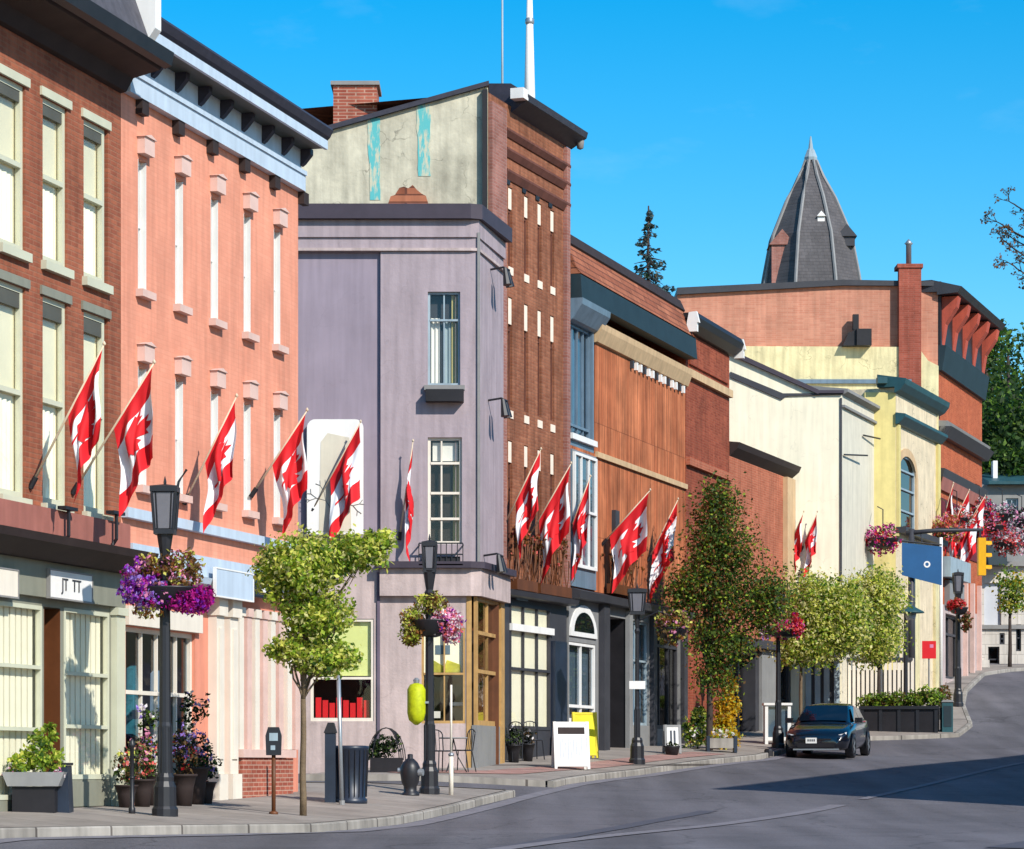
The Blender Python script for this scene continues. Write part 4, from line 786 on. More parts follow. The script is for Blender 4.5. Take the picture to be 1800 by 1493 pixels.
# ------------------------------------------------------------------ spire, far buildings
FI = Fr(0, 138, None); X = FI.u(1425); s = 138/5000
t = thing('church_tower', (X, 138, 5), 'dark slate pointed turret with pale finial rising behind the brick hall', 'tower')
def octa(r, z, ph=math.pi/8): return [(X+r*math.cos(ph+k*math.pi/4), 138+r*math.sin(ph+k*math.pi/4), z) for k in range(8)]
def frus(levels, name, mat):
    q = MB(); pts = [p for r, z in levels for p in octa(r, z)]; n = len(levels)
    q.add(pts, [(i*8+k, i*8+(k+1) % 8, (i+1)*8+(k+1) % 8, (i+1)*8+k) for i in range(n-1) for k in range(8)]+[tuple(range(8)), tuple((n-1)*8+k for k in range(8))]); return q.build(name, mat, t)
zb, za = (1345-496)*s, (1345-283)*s
frus([(1.9, 4), (1.9, zb-.5)], 'drum', 'h_brick')
lv = [(91*s, zb-.5), (86*s, zb+.3), (73*s, (1345-420)*s), (44*s, (1345-352)*s), (22*s, (1345-312)*s), (9*s, za)]
frus(lv, 'roof', 'tower_slate')
q = MB()
for k in range(8):
    path = [octa(r+.03, z)[k] for r, z in lv]; q.tube(path, .085, 6)
q.build('hip_roll', 'storegrey', t)
frus([(11*s, za), (12*s, za+.15), (7*s, za+.5), (4.5*s, (1345-262)*s), (1.2*s, (1345-240)*s)], 'finial', 'bluegrey_lt')
def dormer(dx, dy, z0, z1, wd, mat, name='dormer'):
    q = MB(); q.box(X+dx-wd, X+dx+wd, 138+dy-.5, 138+dy+.9, z0, z1); q.prism([(X+dx-wd*1.25, z1+.002), (X+dx+wd*1.25, z1+.002), (X+dx, z1+wd*1.5)], 138+dy-.6, 138+dy+1.0); return q.build(name, mat, t)
dm = dormer(-55*s, -.9, zb-.4, (1345-440)*s, .5, 'pink_brick'); dormer(58*s, -.7, (1345-440)*s, (1345-424)*s, .4, 'storedark'); dormer(12*s, -1.15, (1345-402)*s, (1345-392)*s, .17, 'white')
# grey stone building closing the street
FS = Fr(0, 119, None); u_ = FS.u; z_ = FS.z
b11 = start('stone_building', FS, 'pale grey stone block with white door at the top of the street')
op = [(u_(1730), u_(1760), z_(1745, 1100), z_(1745, 1025), .2), (u_(1737), u_(1757), 3.9, z_(1745, 1137), .3), (u_(1786), u_(1795), z_(1790, 1145), z_(1790, 1098), .2), (u_(1757), u_(1766), z_(1790, 1133), z_(1790, 1113), .15)]
q = MB(FS); wall(q, u_(1688), u_(2100), 3, z_(1745, 996), op, 7); q.build('wall', 'stone', b11)
MB(FS).quad((op[0][0], .15, op[0][2]), (op[0][1], .15, op[0][2]), (op[0][1], .15, op[0][3]), (op[0][0], .15, op[0][3])).build('shutter', 'frost', b11)
for o_ in op[1:]: sash(FS, b11, *o_[:4], o_[4]-.06, 'storedark', 'glass_dark', 'room', .06, (.5,), (), name='door' if o_[2] == 3.9 else 'window')
q = MB(FS); q.box(u_(1690), u_(2090), -.12, -.003, z_(1745, 1106), z_(1745, 1099)); q.build('string_course', 'grey_trim', b11)
q = MB(FS); q.box(u_(1684), u_(2104), -.25, 7.2, z_(1745, 995.9), z_(1745, 988)); q.build('coping', 'grey_trim', b11)
q = MB(FS); q.prism([(-1.0, z_(1745, 996)), (-.26, z_(1745, 940)), (-.26, z_(1745, 997))], u_(1731), u_(1764), 'x'); q.build('awning', 'green_black', b11)
FJ = Fr(0, 134, None); u_ = FJ.u; z_ = FJ.z
b12 = start('grey_building', FJ, 'grey rendered building with dark teal roof below the wooded hill')
op = [(u_(1768), u_(1790), z_(1780, 905), z_(1780, 876), .2)]
q = MB(FJ); wall(q, u_(1722), u_(2100), 5, z_(1780, 852), op, 8); q.build('wall', 'grey_trim', b12)
sash(FJ, b12, *op[0][:4], .15, 'bluegrey_lt', 'glass_blue', 'bluegrey_lt', .08, (.5,), (.5,))
q = MB(FJ); q.prism([(-.5, z_(1780, 853)), (-.5, z_(1780, 848)), (4, z_(1780, 815)), (8.4, z_(1780, 853))], u_(1735), u_(2110), 'x'); q.build('roof', 'teal_trim', b12)
q = MB(FJ); q.box(u_(1752), u_(1760), 1, 1.5, z_(1780, 846), z_(1780, 806)); q.build('chimney', 'white', b12)
# stone steps and terrace wall beside the hall
t = thing('stone_steps', (17.6, 113.2, P(113)), 'pale stone steps and low terrace wall at the foot of the stone building', 'steps')
for k in range(4): q = MB(); q.box(17.3, 19.0-.12*k, 113.2+.42*k, 113.2+.42*(k+1)+(2.2 if k == 3 else 0), 3.3, 3.98+.2*(k+1)); q.build('step', 'stone', t)
q = MB(); q.box(16.9, 17.298, 112.9, 116.5, 3.2, 5.2); q.build('cheek_wall', 'stone', t)
# block across the street, out of frame to the right, whose shadow lies on the road
FO = Fr(14.9, 47.2, None); ang = math.atan2(30, 13.5)
Mo = Matrix.Translation((14.9, 47.2, 0)) @ Matrix.Rotation(ang, 4, 'Z')
b13 = thing('brick_block', Mo, 'tall brick block on the right hand side of the street, outside the picture', 'building')
q = MB(Mo); q.add([(0,0,-2),(46,0,-2),(46,-12,-2),(3.2,-12,-2),(0,0,11.3),(46,0,11.3),(46,-12,11.3),(3.2,-12,11.3)], [(0,1,2,3),(4,5,6,7),(0,1,5,4),(1,2,6,5),(2,3,7,6),(3,0,4,7)]); q.build('wall', 'red_brick', b13)
q = MB(Mo); q.add([(-.2,.3,11.302),(46.2,.3,11.302),(46.2,-12,11.302),(3,-12,11.302),(-.2,.3,11.6),(46.2,.3,11.6),(46.2,-12,11.6),(3,-12,11.6)], [(0,1,2,3),(4,5,6,7),(0,1,5,4),(1,2,6,5),(2,3,7,6),(3,0,4,7)]); q.build('cornice', 'storedark', b13)
for lv in (2.6, 6.4):
    for k in range(14):
        q = MB(Mo); u = 1.5+k*3.1; q.box(u, u+1.1, .002, .06, lv, lv+2.2); q.build('window', 'sage_lt', b13)

for k in range(1): overlay('pavement', 'pave', [(14.9-.912*1.5, 47.2+.41*1.5), (14.9-.912*1.5+.41*46, 47.2+.41*1.5+.912*46)], 3.0, -.02, 30)
# ------------------------------------------------------------------ flags
HALF = [(0,1),(.13,.74),(.30,.83),(.22,.42),(.40,.62),(.45,.50),(.68,.55),(.58,.32),(.68,.25),(.30,-.05),(.34,-.2),(.04,-.14),(.05,-.55)]
LEAFP = HALF+[(-x, y) for x, y in HALF[:0:-1]]
def leaf_grid():
    bm = bmesh.new(); vs = [bm.verts.new((x, y, 0)) for x, y in LEAFP]; bm.faces.new(vs)
    bmesh.ops.triangulate(bm, faces=bm.faces[:]); bmesh.ops.subdivide_edges(bm, edges=bm.edges[:], cuts=3, use_grid_fill=True)
    bmesh.ops.triangulate(bm, faces=bm.faces[:])
    V = [(v.co.x, v.co.y) for v in bm.verts]; bm.verts.index_update(); F = [tuple(v.index for v in f.verts) for f in bm.faces]; bm.free(); return V, F
LV, LF = leaf_grid()
def flag(fr, bx, by, tx, ty, hoist, fly, label, gather=.5, ph=0.0, out=None, lean=0.0, leaf=True, rip=.09):
    base = fr.pt(fr.u(bx), -.02, fr.z(bx, by)); od = (fr.mat.to_3x3() @ Vector((0, -1, 0)))
    r = (tx-900)/5000
    if out is None:
        wv = (r*base.y-base.x)/(od.x-r*od.y); tip = base+od*wv
    else:
        tip = Vector((0, base.y-out, 0)); tip.x = r*tip.y
    tip.z = (1345-ty)*tip.y/5000
    t = thing('flag', base, label, 'flag', 'red and white maple leaf flags on the facades' if leaf else None)
    q = MB(); q.tube([base, tip], [.02, .013], 8); q.lathe([(.008, tip.z-.02), (.03, tip.z+.01), (.008, tip.z+.05)], tip.x, tip.y, 8); q.build('staff', 'pole_wood', t, True)
    q = MB(); q.tube([base-(tip-base).normalized()*.02, base+(tip-base).normalized()*.16], .045, 8); q.build('holder', 'iron', t)
    if not hoist: return t
    ax = (base-tip).normalized(); L = (base-tip).length
    hz = Vector((ax.x, ax.y, 0)); hz = hz.normalized() if hz.length > 1e-3 else Vector((-1, 0, 0)); nd = Vector((-hz.y, hz.x, 0))
    def S(s, tt):
        g = gather*(1-(1-min(1, tt*1.35))**2)
        h0 = tip+ax*(.05+hoist*s); c = tip+ax*(.05+hoist*.42)
        p = h0+(Vector((c.x, c.y, h0.z))-h0)*g
        p = p+Vector((0, 0, -fly*tt*(1-.1*math.sin(s*3)))) + hz*(lean*tt)
        k = min(1, tt*2.2)
        p = p+nd*(rip*k*math.sin(2*math.pi*(1.55*s+.25*tt)+ph)+rip*.5*k*math.sin(2*math.pi*(2.9*s-.5*tt)+ph*2.1)) + hz*(.035*k*math.sin(2*math.pi*(1.1*s+.9*tt)+ph))
        return p
    nt_, ns = 40, 22; q = MB()
    q.add([S(j/ns, i/nt_) for i in range(nt_+1) for j in range(ns+1)], [], 0)
    for i in range(nt_):
        for j in range(ns):
            a = i*(ns+1)+j; q.f.append([a, a+1, a+ns+2, a+ns+1]); q.mi.append(0 if (i < nt_*.25 or i >= nt_*.75) else 1)
    cl = q.build('cloth', ['flag_red', 'flag_white'], t, True)
    if leaf:
        q = MB()
        for sd_ in (1, -1):
            pts = []
            for x, y in LV:
                s, tt = .5-(y-.22)*.46, .5+x*.46*hoist/fly*1.0
                p = S(s, tt); du = S(s+.01, tt)-p; dv = S(s, tt+.01)-p; nn = du.cross(dv).normalized()
                pts.append(p+nn*.016*sd_)
            q.add(pts, LF)
        q.build('maple_leaf', 'flag_red', cl, True)
    return t
flag(FA, 52, 856, 183, 606, 1.08, 1.32, 'maple leaf flag in front of the last window of the brown brick building', 0.18, .3)
flag(FA, 126, 866, 271, 638, 1.08, 1.36, 'maple leaf flag at the seam of the brown and salmon buildings', 0.15, 1.7, lean=-.08)
flag(FB, 322, 885, 416, 697, 1.13, 1.21, 'bunched maple leaf flag midway along the salmon wall, behind the lamp', 0.15, 2.6)
flag(FB, 440, 872, 540, 722, 1.06, 1.32, 'maple leaf flag at the far corner of the salmon building', 0.21, .9, lean=-.1)
flag(FP, 545, 905, 634, 742, 1.35, 1.58, 'maple leaf flag hanging in front of the pale banner board', 0.09, 3.3, out=.5)
flag(FP, 702, 948, 726, 776, 1.19, 1.51, 'tightly furled maple leaf flag close to the purple wall', 0.86, 4.4, out=.35, rip=.06)
flag(FT, 884, 925, 951, 790, 1.30, 1.36, 'maple leaf flag on the left of the tall brick front', 0.18, 5.0)
flag(FT, 926, 948, 1004, 815, 1.46, 1.58, 'broad maple leaf flag between the tall brick front and the glazed bay', 0.06, .6)
flag(FC, 1000, 932, 1038, 838, 1.19, 1.44, 'maple leaf flag before the blue grey glazed bay', 0.18, 2.0)
flag(FC, 1058, 956, 1143, 862, 1.51, 1.51, 'maple leaf flag on a long staff from the orange clapboard wall', 0.12, 1.2)
flag(FC, 1138, 985, 1192, 878, 1.51, 1.58, 'maple leaf flag partly behind the tall dark street tree', 0.06, 3.9, lean=.1)
flag(FF, 1384, 968, 1413, 900, 1.03, 1.21, 'furled red and white flag on the cream wall, left of the two', 0.24, .4, out=.4)
flag(FF, 1408, 968, 1437, 900, 1.03, 1.21, 'furled red and white flag on the cream wall, right of the two', 0.24, 2.4, out=.4)
flag(FH, 1652, 930, 1676, 850, 1.40, 1.44, 'maple leaf flag nearest the yellow building on the far brick hall', 0.12, .2)
flag(FH, 1670, 930, 1704, 862, 1.40, 1.44, 'maple leaf flag midway along the far brick hall', 0.09, 2.9)
flag(FH, 1692, 935, 1732, 872, 1.40, 1.44, 'maple leaf flag at the far end of the far brick hall', 0.09, 4.9)
flag(FH, 1660, 960, 1690, 892, 1.2, 1.44, 'lower maple leaf flag by the blue banner on the far brick hall', .1, 1.4)
flag(FH, 1682, 960, 1718, 900, 1.2, 1.44, 'lower maple leaf flag next to the yellow signal on the far brick hall', .1, 3.4)
# pale banner board on the purple wall, with a faint branch drawing
t = thing('banner_board', FP.mat @ Matrix.Translation((FP.u(589), -.05, FP.z(589, 935))), 'white rounded board with a grey branch drawing on the purple wall', 'board')
a, b, z0, z1 = FP.u(540), FP.u(639), FP.z(589, 940), FP.z(589, 738); r = .18
out_ = [(a, z0), (b, z0)]+[(b-r+r*math.cos(t_*math.pi/12), z1-r+r*math.sin(t_*math.pi/12)) for t_ in range(7)]+[(a+r+r*math.cos(math.pi/2+t_*math.pi/12), z1-r+r*math.sin(math.pi/2+t_*math.pi/12)) for t_ in range(7)]
MB(FP).prism(out_, -.08, -.003).build('board', 'white', t)
MB(FP).prism([(a+.26, z0+.05), (b-.26, z0+.05), (b-.3, z1-.4), (a+.45, z1-.3), (a+.3, z1-.5)], -.086, -.081).build('panel', 'cream_grey', t)
q = MB(FP); rr = random.Random(4)
def twig(x, z, an, l, d):
    x2, z2 = x+l*math.cos(an), z+l*math.sin(an); q.tube([(x, -.088, z), (x2, -.088, z2)], .008, 4)
    if d:
        for s in (-.6, .5): twig(x2, z2, an+s+rr.uniform(-.3, .3), l*.72, d-1)
twig(a+.5, z0+.1, 1.4, .4, 4); q.build('drawing', 'grey_trim', t)

# ------------------------------------------------------------------ foliage
def leaves(mb, blobs, n, size, mis, probs, per=16, clump=.2, up=.5):
    bl = np.array(blobs, float); wt = bl[:, 6]/bl[:, 6].sum(); nc = max(1, n//per)
    bi = RNG.choice(len(bl), nc, p=wt); B = bl[bi]
    d = RNG.normal(size=(nc, 3)); d /= np.linalg.norm(d, axis=1)[:, None]; rad = RNG.random(nc)**(1/2.4)
    cc = B[:, :3]+d*rad[:, None]*B[:, 3:6]
    ci = np.repeat(np.arange(nc), per); N = len(ci)
    off = RNG.normal(size=(N, 3))*clump*np.minimum(1, B[ci, 3:6].mean(1, keepdims=True)*1.6)
    pos = cc[ci]+off
    nrm = RNG.normal(size=(N, 3))+np.array([0, 0, up])+d[ci]*.5; nrm /= np.linalg.norm(nrm, axis=1)[:, None]
    t = np.cross(nrm, RNG.normal(size=(N, 3))); t /= np.linalg.norm(t, axis=1)[:, None]; s = np.cross(nrm, t)
    L = size*RNG.uniform(.6, 1.3, (N, 1)); W = L*RNG.uniform(.45, .7, (N, 1))
    V = np.stack([pos-t*L*.5, pos+s*W*.5+t*L*.05, pos+t*L*.5, pos-s*W*.5+t*L*.05], 1)
    cm = RNG.choice(mis, nc, p=probs); mi = np.where(RNG.random(N) < .55, cm[ci], RNG.choice(mis, N, p=probs))
    mb.np_quads(V, mi); return mb
def limb(q, a, b, r0, r1, bend=.1, seg=6, rr=random):
    a, b = Vector(a), Vector(b); L = (b-a).length; pts = []
    for i in range(seg+1):
        t = i/seg; p = a.lerp(b, t); k = math.sin(math.pi*t)*bend*L; pts.append(p+Vector((rr.uniform(-1, 1)*k*.5, rr.uniform(-1, 1)*k*.5, k*.6*rr.uniform(.2, 1))))
    q.tube(pts, [r0+(r1-r0)*i/seg for i in range(seg+1)], 7)
def tree(px, Y, blobs, n, size, pal, probs, label, name='street_tree', r=.05, fork=.45, per=16, clump=.2, bark='bark', group=None, zb=None, cat='tree', lean=0, limbs=True):
    x, y, g = at(px, Y); g = g-.02 if zb is None else zb
    t = thing(name, (x, y, g), label, cat, group)
    q = MB(); rr = random.Random(int(px*7)); top = max(b[2]+b[5]*.4 for b in blobs); cx = blobs[0][0]
    fk = Vector((x+lean*fork, y, g+top*fork))
    limb(q, (x, y, g), fk, r*1.25, r*.9, .012, 6, rr); limb(q, fk, (x+cx*.7, y, g+top), r*.88, r*.25, .05, 6, rr)
    if limbs:
        for b in blobs:
            for k in range(2): limb(q, fk+Vector((0, 0, (b[2]-top*fork)*.35*k)), (x+b[0]+rr.uniform(-.4, .4)*b[3], y+b[1]+rr.uniform(-.4, .4)*b[4], g+b[2]+rr.uniform(-.3, .3)*b[5]), r*.45, r*.12, .08, 5, rr)
    q.build('trunk', bark, t, True)
    q = MB(); leaves(q, [(x+b[0], y+b[1], g+b[2], *b[3:]) for b in blobs], n, size, list(range(len(pal))), probs, per, clump)
    q.build('crown', pal, t); return t
def pb(px0, px1, py0, py1, Y, bpx, w=1, dep=None, g=None):
    """ellipsoid from its extent in metres at depth Y, relative to a base at column bpx"""
    s = Y/5000; g = at(bpx, Y)[2] if g is None else g
    rx = (px1-px0)/2*s; return (((px0+px1)/2-bpx)*s, 0, (1345-(py0+py1)/2)*s-g, rx*.92, (dep or rx)*.9, (py1-py0)/2*s*.92, w)
LIME = ['lf_a', 'lf_b', 'lf_c', 'lf_d', 'lf_e']
Y = 43.5; B = lambda *a, **k: pb(*a, Y, 533, **k)
tree(533, Y, [B(445, 620, 940, 1045, w=3.4, dep=.7), B(560, 690, 938, 1000, w=1.5, dep=.45), B(625, 702, 930, 965, w=.45, dep=.25), B(450, 520, 950, 1070, w=.9, dep=.5), B(490, 625, 1030, 1120, w=1.9, dep=.5), B(465, 560, 1115, 1165, w=.8, dep=.35), B(500, 640, 1125, 1185, w=1.5, dep=.4), B(510, 580, 1060, 1190, w=.9, dep=.4)],
     20000, .085, LIME, [.34, .18, .28, .14, .06], 'young lime green street tree with flat spreading crown before the salmon building', r=.045, fork=.42, clump=.1, per=12)
Y = 76; B = lambda *a, **k: pb(*a, Y, 1247, **k)
tree(1247, Y, [B(1222, 1302, 865, 940, w=.9), B(1212, 1284, 925, 990, w=.7), B(1255, 1330, 930, 1010, w=.8), B(1195, 1268, 985, 1050, w=.8), B(1300, 1395, 1010, 1075, w=1.0), B(1172, 1232, 1010, 1075, w=.6), B(1235, 1320, 1000, 1095, w=1.2), B(1310, 1375, 1060, 1110, w=.5), B(1205, 1285, 1085, 1140, w=.7), B(1255, 1322, 1105, 1165, w=.6), B(1228, 1285, 1140, 1220, w=.5), B(1238, 1285, 845, 890, w=.3)],
     22000, .105, ['lf_e', 'lf_dark', 'lf_mid', 'lf_rust', 'lf_a', 'lf_brown'], [.24, .05, .32, .1, .17, .12], 'tall dark green and rust tree with pointed crown before the low brick building', r=.08, fork=.3, clump=.3, bark='bark_dk')
Y = 84; B = lambda *a, **k: pb(*a, Y, 1408, **k)
tree(1408, Y, [B(1375, 1475, 1010, 1115, w=2.4), B(1365, 1430, 1100, 1170, w=.8), B(1440, 1530, 1015, 1150, w=2.2), B(1390, 1480, 1090, 1165, w=1)], 19000, .12, ['lf_a', 'lf_b', 'lf_c', 'lf_d', 'lf_e'], [.22, .16, .28, .26, .08],
     'pale leaved street tree with a thin light stem, just left above the parked car', r=.05, fork=.5, clump=.2)
Y = 90; B = lambda *a, **k: pb(*a, Y, 1545, **k)
tree(1545, Y, [B(1480, 1590, 1005, 1090, w=2.2), B(1490, 1585, 1070, 1165, w=2.2), B(1455, 1520, 1060, 1150, w=1)], 19000, .12, ['lf_a', 'lf_b', 'lf_c', 'lf_d', 'lf_e'], [.22, .16, .3, .24, .08],
     'pale leaved street tree standing behind the hedge planter', r=.06, fork=.42, clump=.2, bark='bark_dk')
Y = 113.5; B = lambda *a, **k: pb(*a, Y, 1775, **k)
tree(1775, Y, [B(1750, 1815, 1000, 1050, w=1), B(1755, 1800, 1040, 1075, w=.6)], 1500, .15, ['lf_b', 'lf_c', 'lf_gold', 'lf_e'], [.45, .25, .1, .2], 'small yellow green tree before the grey stone building', r=.07, fork=.55, clump=.2, bark='bark_dk')
# conifer behind the clapboard roof
x, y, g = at(1140, 112); s = 112/5000
t = thing('spruce_tree', (x, y, 3), 'lone blue grey spruce showing above the clapboard roof', 'tree')
q = MB(); ztop = (1345-362)*s; limb(q, (x, y, 3), (x, y, ztop), .3, .03, .004, 8); 
rr = random.Random(9); bl = []
for k in range(46):
    h = k/45; z = ztop-.3-h*5.6; rad = .1+h*1.75*rr.uniform(.6, 1.15)
    for j in range(4):
        an = rr.uniform(0, 6.28); p2 = (x+rad*math.cos(an), y+rad*math.sin(an), z-.25*rad); limb(q, (x, y, z), p2, .03, .01, .05, 3, rr)
        bl.append((x+rad*.75*math.cos(an), y+rad*.75*math.sin(an), z-.2*rad, .28*rad+.1, .28*rad+.1, .13, .3+h))
q.build('trunk', 'bark_dk', t, True)
q = MB(); leaves(q, bl, 3600, .17, [0, 1, 2], [.74, .2, .06], 8, .1); q.build('crown', ['lf_pine', 'lf_dark', 'lf_brown'], t)
# bare tree reaching in from the right
def bare_tree(px, Y, label, tips, seed):
    x, y, g = at(px, Y); t = thing('bare_tree', (x, y, g-.1), label, 'tree'); rr = random.Random(seed); q = MB(); s = Y/5000; ends = []
    top = Vector((x, y, (1345-345)*s)); limb(q, (x, y, g-.1), top, .34, .05, .02, 8, rr)
    def grow(a, d, l, r, n):
        b = a+d*l; limb(q, a, b, r, r*.6, .1, 3, rr); ends.append(b)
        if n:
            for k in range(3):
                e = (d+Vector((rr.uniform(-.8, .8), rr.uniform(-.8, .8), rr.uniform(-.7, .5)))).normalized(); grow(b, e, l*.66, r*.58, n-1)
    for tx, ty, fy in tips:
        a = Vector((x, y, (1345-fy)*s)); b = Vector(((tx-900)*s, y+rr.uniform(-1.4, 1.4), (1345-ty)*s)); limb(q, a, b, .07, .03, .06, 6, rr)
        d = (b-a).normalized(); grow(b, d, .46, .036, 3)
        for k in range(4): grow(a.lerp(b, rr.uniform(.35, .95)), (d+Vector((rr.uniform(-.8, .8), rr.uniform(-.6, .6), rr.uniform(-.9, .4)))).normalized(), .4, .026, 2)
    q.build('trunk', 'bark_dk', t, True)
    q = MB(); leaves(q, [(*e, .18, .18, .18, 1) for e in ends], 2000, .13, [0, 1], [.6, .4], 3, .09); q.build('crown', ['lf_brown', 'lf_rust'], t)
bare_tree(1880, 128, 'sparse twiggy tree reaching in from the right edge', [(1795, 355, 420), (1775, 390, 470), (1768, 440, 520), (1790, 470, 540), (1800, 420, 480), (1960, 350, 430), (1990, 400, 490), (1970, 470, 560), (1870, 310, 400), (1900, 300, 390)], 5)
# wooded hill: individual trees
hp = [(1735, 150, 545, 4.6), (1772, 158, 560, 5.2), (1812, 165, 545, 5.6), (1745, 170, 600, 5.5), (1790, 145, 640, 4.2), (1735, 140, 700, 3.6), (1765, 138.5, 745, 3.4), (1815, 139, 720, 4.0), (1860, 165, 560, 6), (1850, 140, 650, 5)]
hl = ['first crown at the skyline beside the brick hall eaves', 'second crown along the skyline, lighter at the top', 'crown at the skyline at the right edge of the picture', 'crown in the second row below the skyline', 'crown halfway down the slope at the right',
      'low crown touching the brick hall wall', 'lowest crown just above the teal roof', 'low crown above the teal roof at the right edge', 'crown outside the right edge at the back', 'crown outside the right edge lower down']
for i, (px, Y, py, R) in enumerate(hp):
    s = Y/5000; x = (px-900)*s; zt = (1345-py)*s; g = P(Y)-.7
    t = thing('hill_tree', (x, Y, g), 'dark hillside tree, '+hl[i], 'tree', 'dark trees on the hillside'); rr = random.Random(i)
    q = MB(); limb(q, (x, Y, g), (x, Y, zt-R*.4), .3, .08, .02, 6, rr)
    bl = [(x, Y, zt-R*.75, R*.62, R*.6, R*.7, 2)]
    for k in range(9):
        an = rr.uniform(0, 6.28); zz = zt-R*rr.uniform(.45, 1.9); rad = R*rr.uniform(.3, .62); b = (x+rad*math.cos(an), Y+rad*math.sin(an), zz, R*.34, R*.34, R*.3, .7); bl.append(b); limb(q, (x, Y, zz-R*.5), b[:3], .1, .03, .1, 4, rr)
    q.build('trunk', 'bark_dk', t, True)
    q = MB(); leaves(q, bl, 3400, .34, [0, 1, 2, 3], [.4, .34, .16, .1], 18, .4); q.build('crown', ['lf_dark', 'lf_e', 'lf_mid', 'lf_b'], t)

# ------------------------------------------------------------------ lamps and baskets
def lamp(px, Y, zl0, zl1, label, wl=.2, hook=None, r=.085):
    x, y, g = at(px, Y); t = thing('street_lamp', (x, y, g), label, 'street lamp', 'black street lamps along the kerb')
    q = MB(); q.lathe([(.19, g-.1), (.19, g+.1), (.165, g+.14), (.16, g+.42), (.13, g+.5), (.13, g+.56), (.105, g+.62)], x, y, 12); q.build('base', 'iron', t)
    q = MB(); q.lathe([(r*1.25, g+.55), (r*1.15, g+1.3), (r, g+1.35), (r*.85, zl0-.5), (r*1.2, zl0-.42), (r*.8, zl0-.36), (r*1.4, zl0-.03), (r*1.6, zl0)], x, y, 10)
    for k in range(8): an = k*math.pi/4; q.box(x+r*1.12*math.cos(an)-.012, x+r*1.12*math.cos(an)+.012, y+r*1.12*math.sin(an)-.012, y+r*1.12*math.sin(an)+.012, g+.62, g+1.28)
    q.build('pole', 'iron', t)
    q = MB(); h = zl1-zl0; a, b = wl*.78, wl
    for sx in (-1, 1):
        for sy in (-1, 1): q.tube([(x+sx*a, y+sy*a, zl0+.02), (x+sx*b, y+sy*b, zl1)], .022, 5)
    for k in (-.33, .33):
        for sx in (-1, 1): q.tube([(x+sx*a, y+k*a*2, zl0+.02), (x+sx*b, y+k*b*2, zl1)], .01, 4); q.tube([(x+k*a*2, y+sx*a, zl0+.02), (x+k*b*2, y+sx*b, zl1)], .01, 4)
    q.prism([(x-a*1.1, y-a*1.1), (x+a*1.1, y-a*1.1), (x+a*1.1, y+a*1.1), (x-a*1.1, y+a*1.1)], zl0-.04, zl0+.03, 'z')
    q.prism([(x-b*1.12, y-b*1.12), (x+b*1.12, y-b*1.12), (x+b*1.12, y+b*1.12), (x-b*1.12, y+b*1.12)], zl1-.03, zl1+.05, 'z')
    la = q.build('lantern', 'iron', t)
    q = MB(); q.add([(x+sx*k*.94, y+sy*k*.94, z) for k, z in ((a, zl0+.04), (b, zl1-.04)) for sx, sy in ((-1, -1), (1, -1), (1, 1), (-1, 1))], [(0, 1, 5, 4), (1, 2, 6, 5), (2, 3, 7, 6), (3, 0, 4, 7)]); q.build('pane', 'smoke', la)
    q = MB(); q.add([(x+sx*b*1.1, y+sy*b*1.1, zl1+.051) for sx, sy in ((-1, -1), (1, -1), (1, 1), (-1, 1))]+[(x, y, zl1+.09)], [(0, 1, 4), (1, 2, 4), (2, 3, 4), (3, 0, 4), (0, 1, 2, 3)]); q.lathe([(.02, zl1+.08), (.022, zl1+.12), (.005, zl1+.2)], x, y, 6); q.build('cap', 'iron', la)
    if hook: q = MB(); q.tube([(x+b, y, zl1), (x+b+.02, y, zl1+.12), (x+b+.14, y, zl1+.3)], .02, 5); q.build('hook', 'iron', la)
    return t, (x, y, g)
def basket(c, rad, hgt, label, lobes, n=1700, size=.07, under='iron', groups='flower baskets on the lamps', brk=None):
    x, y, z = c; t = thing('flower_basket', (x, y, z), label, 'flower basket', groups)
    q = MB(); q.lathe([(rad*.15, z-hgt*.32), (rad*.5, z-hgt*.25), (rad*.7, z), (rad*.72, z+.02)], x, y, 14, squash=.8); q.build('bowl', under, t, True)
    if brk: q = MB(); q.tube(brk, .02, 6); q.build('bracket', 'iron', t)
    for nm, pal, pr, bl in lobes:
        q = MB(); leaves(q, [(x+b[0]*rad, y+b[1]*rad, z+b[2]*hgt, b[3]*rad, b[4]*rad, b[5]*hgt, b[6]) for b in bl], int(n*sum(b[6] for b in bl)), size, list(range(len(pal))), pr, 8, .06, .2)
        q.build(nm, pal, t)
    return t
_, (x, y, g) = lamp(290, 41, (1345-935)*41/5000, (1345-862)*41/5000, 'black street lamp with square lantern, in front of the salmon building', .175, True)
basket((x+.02, y, (1345-1035)*41/5000), .66, .9, 'lamp basket of purple, pink and magenta flowers in front of the salmon building',
       [('foliage', ['lf_brown', 'lf_rust', 'lf_c', 'fl_pink'], [.4, .25, .2, .15], [(.3, 0, .3, .5, .5, .3, .5), (-.4, 0, .35, .3, .4, .25, .25), (-.4, -.2, -.35, .4, .4, .15, .1)]),
        ('blossom', ['fl_purple', 'fl_lilac', 'fl_pink', 'fl_mag'], [.4, .28, .17, .15], [(-.55, 0, .1, .42, .5, .38, .5), (-.3, -.3, -.1, .5, .4, .25, .4), (-.85, 0, -.05, .2, .3, .2, .1)]),
        ('blossom', ['fl_mag', 'fl_purple'], [.85, .15], [(.5, -.1, -.2, .5, .5, .22, .55), (.8, 0, -.12, .3, .4, .16, .2)])], 2400, .07)
_, (x, y, g) = lamp(755, 53, (1345-1003)*53/5000, (1345-958)*53/5000, 'dark street lamp on the corner by the purple building', .13)
